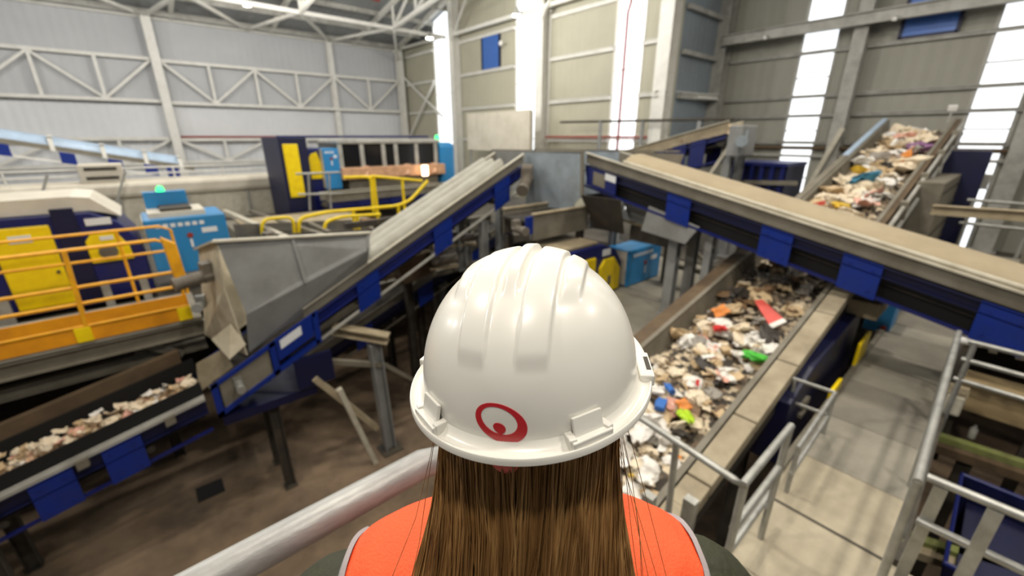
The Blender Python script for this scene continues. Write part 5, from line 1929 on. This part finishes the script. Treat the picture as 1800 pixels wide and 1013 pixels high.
def dome(az, el, out=0.0):
    p = dome0(az, el)
    e = 1e-3
    el2 = min(max(el, 4e-3), math.pi / 2 - 4e-3)
    n = (dome0(az + e, el2) - dome0(az - e, el2)).cross(dome0(az, el2 + e) - dome0(az, el2 - e))
    n = V((0, 0, 1)) if n.length < 1e-12 or el > math.pi / 2 - 5e-3 else n.normalized()
    if n.dot(p) < 0:
        n = -n
    # ribs
    sx = abs(p.x)
    back = p.y < 0
    eld = math.degrees(math.atan2(p.z, math.hypot(p.x, p.y)))
    h = 0.0
    e0 = 27 if back else 32
    rib = smooth(.0115, .0145, sx) * (1 - smooth(.036, .0395, sx))
    h += .0058 * rib * smooth(e0, e0 + 8, eld) * (.42 + .58 * smooth(e0, 70, eld))
    cr = 1 - smooth(.004, .0095, sx)
    h += .0078 * cr * smooth(54, 70, eld)
    sh_ = smooth(.0395, .043, sx) * (1 - smooth(.056, .061, sx))
    h += .0046 * sh_ * smooth(50, 62, eld)
    return p + n * (h + out), n


NA, NE = 420, 110
b = MB()
rows = []
for i in range(NE):
    el = math.pi / 2 * (i / NE)
    rows.append([dome(2 * math.pi * j / NA, el)[0] for j in range(NA)])
top = len(rows) * NA
b.grid([[ph(*p) for p in r] for r in rows], True)
b.v.append(ph(*dome(0, math.pi / 2 - 1e-4)[0]))
last = (NE - 1) * NA
for j in range(NA):
    b.f.append((last + j, last + (j + 1) % NA, len(b.v) - 1))
hat = b.build('hard_hat', 'helmet', person, smooth=False)
for p in hat.data.polygons:
    p.use_smooth = True
part_label(hat, 'white hard hat with raised ribs and red ring emblem')
# brim: flared gutter all round, deeper peak at the front
prof = [(-.004, .010), (.0, .0085), (.0016, .005), (.0045, .002), (.0085, .0008), (.0115, .0016), (.0132, .0032), (.0144, .003), (.0152, .0015), (.0152, -.0032), (.0138, -.0042), (.009, -.003), (.002, 0), (-.004, .004), (-.006, .008)]
b = MB()
rows = []
for d_, z in prof:
    r = []
    for j in range(200):
        az = 2 * math.pi * j / 200
        front = smooth(-.1, -.95, math.cos(az))
        k = 1 + 1.1 * front
        rr = V((math.sin(az) / HA_, -math.cos(az) / HB_, 0)).normalized()
        base = V((HA_ * math.sin(az), -HB_ * math.cos(az), 0))
        dd = d_ * (k if d_ > 0 else 1)
        r.append(ph(*(base + rr * dd + V((0, 0, z + .004 * front * max(0, d_) / .02)))))
    rows.append(r)
rows.append(rows[0])
b.grid(rows, True)
part_label(b.build('brim', 'helmet', hat, smooth=True), 'flared brim with rain gutter')
# emblem: ring and drop following the shell
EC_AZ, EC_EL = math.radians(1.0), math.radians(7.2)


def on_shell(u, v_, out):
    """u to the right, v up, metres along the shell around the emblem centre"""
    c_, s_ = math.cos(-.33), math.sin(-.33)
    a_, b_ = c_ * u + s_ * v_, (-s_ * u + c_ * v_) * .68
    u, v_ = c_ * a_ - s_ * b_, s_ * a_ + c_ * b_
    el = EC_EL + v_ / .128
    az = EC_AZ + u / .115
    return ph(*dome(az, el, out)[0])


b = MB()
N_ = 96
R0, R1 = .0226, .0158
rows = [[], [], [], []]
for j in range(N_):
    g = 2 * math.pi * j / N_
    ou = (R0 * 1.02 * math.cos(g), R0 * math.sin(g))
    iu = (R1 * 1.02 * math.cos(g) - .0012, R1 * math.sin(g) + .0024)
    rows[0].append(on_shell(*iu, -.0005))
    rows[1].append(on_shell(*iu, .0004))
    rows[2].append(on_shell(*ou, .0004))
    rows[3].append(on_shell(*ou, -.0005))
mids = []
for k in range(1, 6):
    t = k / 6
    mids.append([])
    for j in range(N_):
        g = 2 * math.pi * j / N_
        ou = (R0 * 1.02 * math.cos(g), R0 * math.sin(g))
        iu = (R1 * 1.02 * math.cos(g) - .0012, R1 * math.sin(g) + .0024)
        mids[-1].append(on_shell(iu[0] + (ou[0] - iu[0]) * t, iu[1] + (ou[1] - iu[1]) * t, .0004))
b.grid([rows[0], rows[1]] + mids + [rows[2], rows[3]], True)
emb = b.build('emblem', 'helmet_red', hat, smooth=True)
part_label(emb, 'red ring emblem with a drop inside')
b = MB()
dp = []
dr, dcx, dcy = .0056, -.0016, -.0058
for j in range(40):
    g = 2 * math.pi * j / 40
    x, y = math.cos(g), math.sin(g)
    if y < 0:
        y *= 1.55
        x *= (1 - (abs(math.sin(g)) ** 2.2))**.9 if abs(math.sin(g)) < 1 else 0
        x = math.copysign(abs(x), math.cos(g))
    dp.append((dcx + dr * x, dcy + dr * y))
rws = [[on_shell(dcx, dcy, .0005)] * 40]
for t in (.35, .7, 1.0):
    rws.append([on_shell(dcx + (x - dcx) * t, dcy + (y - dcy) * t, .0005) for x, y in dp])
rws.append([on_shell(x, y, -.0005) for x, y in dp])
b.grid(rws, True)
b.build('emblem_drop', 'helmet_red', hat)


# accessory brackets on the brim and side slots
def shell_frame(azd, d_, z):
    az = math.radians(azd)
    base = V((HA_ * math.sin(az), -HB_ * math.cos(az), 0))
    rr = V((math.sin(az) / HA_, -math.cos(az) / HB_, 0)).normalized()
    tt = V((-rr.y, rr.x, 0))
    return base + rr * d_ + V((0, 0, z)), rr, tt


def hb(azd, d_, z, hw, hd, hz, lean=0.0):
    p, rr, tt = shell_frame(azd, d_, z)
    up_ = (V((0, 0, 1)) - rr * lean).normalized()
    out_ = tt.cross(up_).normalized()
    ax = [XH.to_3x3() @ q for q in (tt, out_, up_)]
    return ph(*p), ax, (hw, hd, hz)


for azd in (-37, 37):
    b = MB()
    b.obox(*hb(azd, .0085, .004, .020, .0035, .0045))
    for q in (-1, 1):
        b.obox(*hb(azd + q * 8.2, .004, .0055, .0035, .007, .005))
    br = b.build('accessory_bracket', 'helmet', hat, bevel=.0012)
    b = MB()
    b.obox(*hb(azd, .003, .0145, .0145, .0016, .0095, .25))
    b.build('bracket_plate', 'helmet', br, bevel=.0008)
for azd in (-96, 96):
    b = MB()
    b.obox(*hb(azd, .0085, .003, .026, .0072, .006))
    sl = b.build('accessory_slot', 'helmet', hat, bevel=.0018)
    b = MB()
    b.obox(*hb(azd, .0115, .0087, .014, .0022, .0008))
    part_label(b.build('slot_opening', 'dark', sl), 'dark narrow slot')
# headband inside and its red knob at the back
b = MB()
rows = []
for z, k in ((.004, 1.0), (-.028, 1.0), (-.028, .975), (.004, .975)):
    rows.append([ph(.094 * k * math.sin(2 * math.pi * j / 80), -.114 * k * math.cos(2 * math.pi * j / 80), z) for j in range(80)])
rows.append(rows[0])
b.grid(rows, True)
part_label(b.build('headband', 'dark', hat, smooth=True), 'dark inner headband')
b = MB()
b.lathe([(.004, 0), (.0125, .002), (.0135, .008), (.012, .012), (.004, .013)], ph(.0, -.109, -.021), XH.to_3x3() @ V((0, -1, -.1)), 20)
part_label(b.build('adjuster_knob', 'knob_red', hat, smooth=True), 'red adjuster knob at the nape')

# the deck she stands on and the near handrail ---------------------------------------
t = thing('viewing_platform', 'grey plated viewing platform under the person', 'platform', (0, 0, 0))
MB().box(-2.2, 1.0, -2.0, .82, DECK - .06, DECK).build('deck', 'plate', t)
for x, y in ((-2.1, .7), (.9, .7), (-2.1, -1.9), (.9, -1.9)):
    MB().box(x - .06, x + .06, y - .06, y + .06, 0, DECK - .06).build('leg', 'hopper', t)
R = thing('handrail', 'thick galvanised handrail tube close in front of the person at lower left', 'railing', (-.4, .73, DECK))
MB().pipe([(-2.1, .73, 5.28), (.36, .73, 5.28), (.42, .73, 5.26), (.45, .73, 5.2), (.45, .73, DECK)], .0335, 20).build('top_rail', 'galv_near', R, smooth=True)
MB().pipe([(-2.1, .73, 4.75), (.45, .73, 4.75)], .025, 14).build('mid_rail', 'galv_near', R, smooth=True)
MB().pipe([(-1.9, .73, DECK), (-1.9, .73, 5.28)], .03, 14).build('post', 'galv_near', R, smooth=True)
MB().box(-2.1, .45, .72, .73, DECK, DECK + .12).build('kick_plate', 'galv', R)
# ================================================================== light
wd = bpy.data.worlds.new('world')
sc.world = wd
wd.use_nodes = True
bg = wd.node_tree.nodes['Background']
bg.inputs['Color'].default_value = (.92, .96, 1.0, 1)
bg.inputs['Strength'].default_value = .16


def area(name, p, tgt, size, power, col=(1, .93, .82)):
    ld = bpy.data.lights.new(name, 'AREA')
    ld.shape = 'DISK'
    ld.size = size
    ld.energy = power
    ld.color = col
    o = bpy.data.objects.new(name, ld)
    COL.objects.link(o)
    o.location = p
    o.rotation_euler = (V(tgt) - V(p)).to_track_quat('-Z', 'Y').to_euler()
    return o


for i, (x, y) in enumerate(((-1.2, -.9), (3.6, -1.6), (-2.5, 5), (3.2, 4.2), (9.5, 3), (10.5, -3.5))):
    area('high_bay_light', (x, y, 12.2), (x, y, 0), .5, 300)


def bay(p, power, col=(1, .97, .92)):
    ld = bpy.data.lights.new('high_bay_light', 'POINT')
    ld.shadow_soft_size = .3
    ld.energy = power
    ld.color = col
    o = bpy.data.objects.new('high_bay_light', ld)
    COL.objects.link(o)
    o.location = p


for p in ((-6, 13, 10.6), (0, 13, 10.6), (6, 13, 10.6), (10.5, 14, 10.6), (-6, 19.5, 10), (-.2, 19.5, 10), (5.2, 19.5, 10), (11, 9, 10.6), (12, 2, 10.6)):
    bay(p, 120 if p[0] > 11.5 else 240 if p[1] < 10 else 560)

# ------------------------------------------------------------------ camera object
cd = bpy.data.cameras.new('camera')
cam = bpy.data.objects.new('camera', cd)
COL.objects.link(cam)
cd.sensor_width = 36
cd.lens = 36 * FPX / 1800
cd.clip_start = .02
cd.clip_end = 200
cam.location = EYE
fw = FWD * math.cos(TH) - V((0, 0, math.sin(TH)))
upv = FWD * math.sin(TH) + V((0, 0, math.cos(TH)))
cam.matrix_world = Matrix(((RGT.x, upv.x, -fw.x, EYE.x), (RGT.y, upv.y, -fw.y, EYE.y), (RGT.z, upv.z, -fw.z, EYE.z), (0, 0, 0, 1)))
cd.dof.use_dof = True
cd.dof.focus_distance = .43
cd.dof.aperture_fstop = 4.2
sc.camera = cam
vs = sc.view_settings
vs.view_transform = 'Standard'
vs.look = 'None'
vs.exposure = 0.0
vs.gamma = 1.0
vs.use_curve_mapping = False
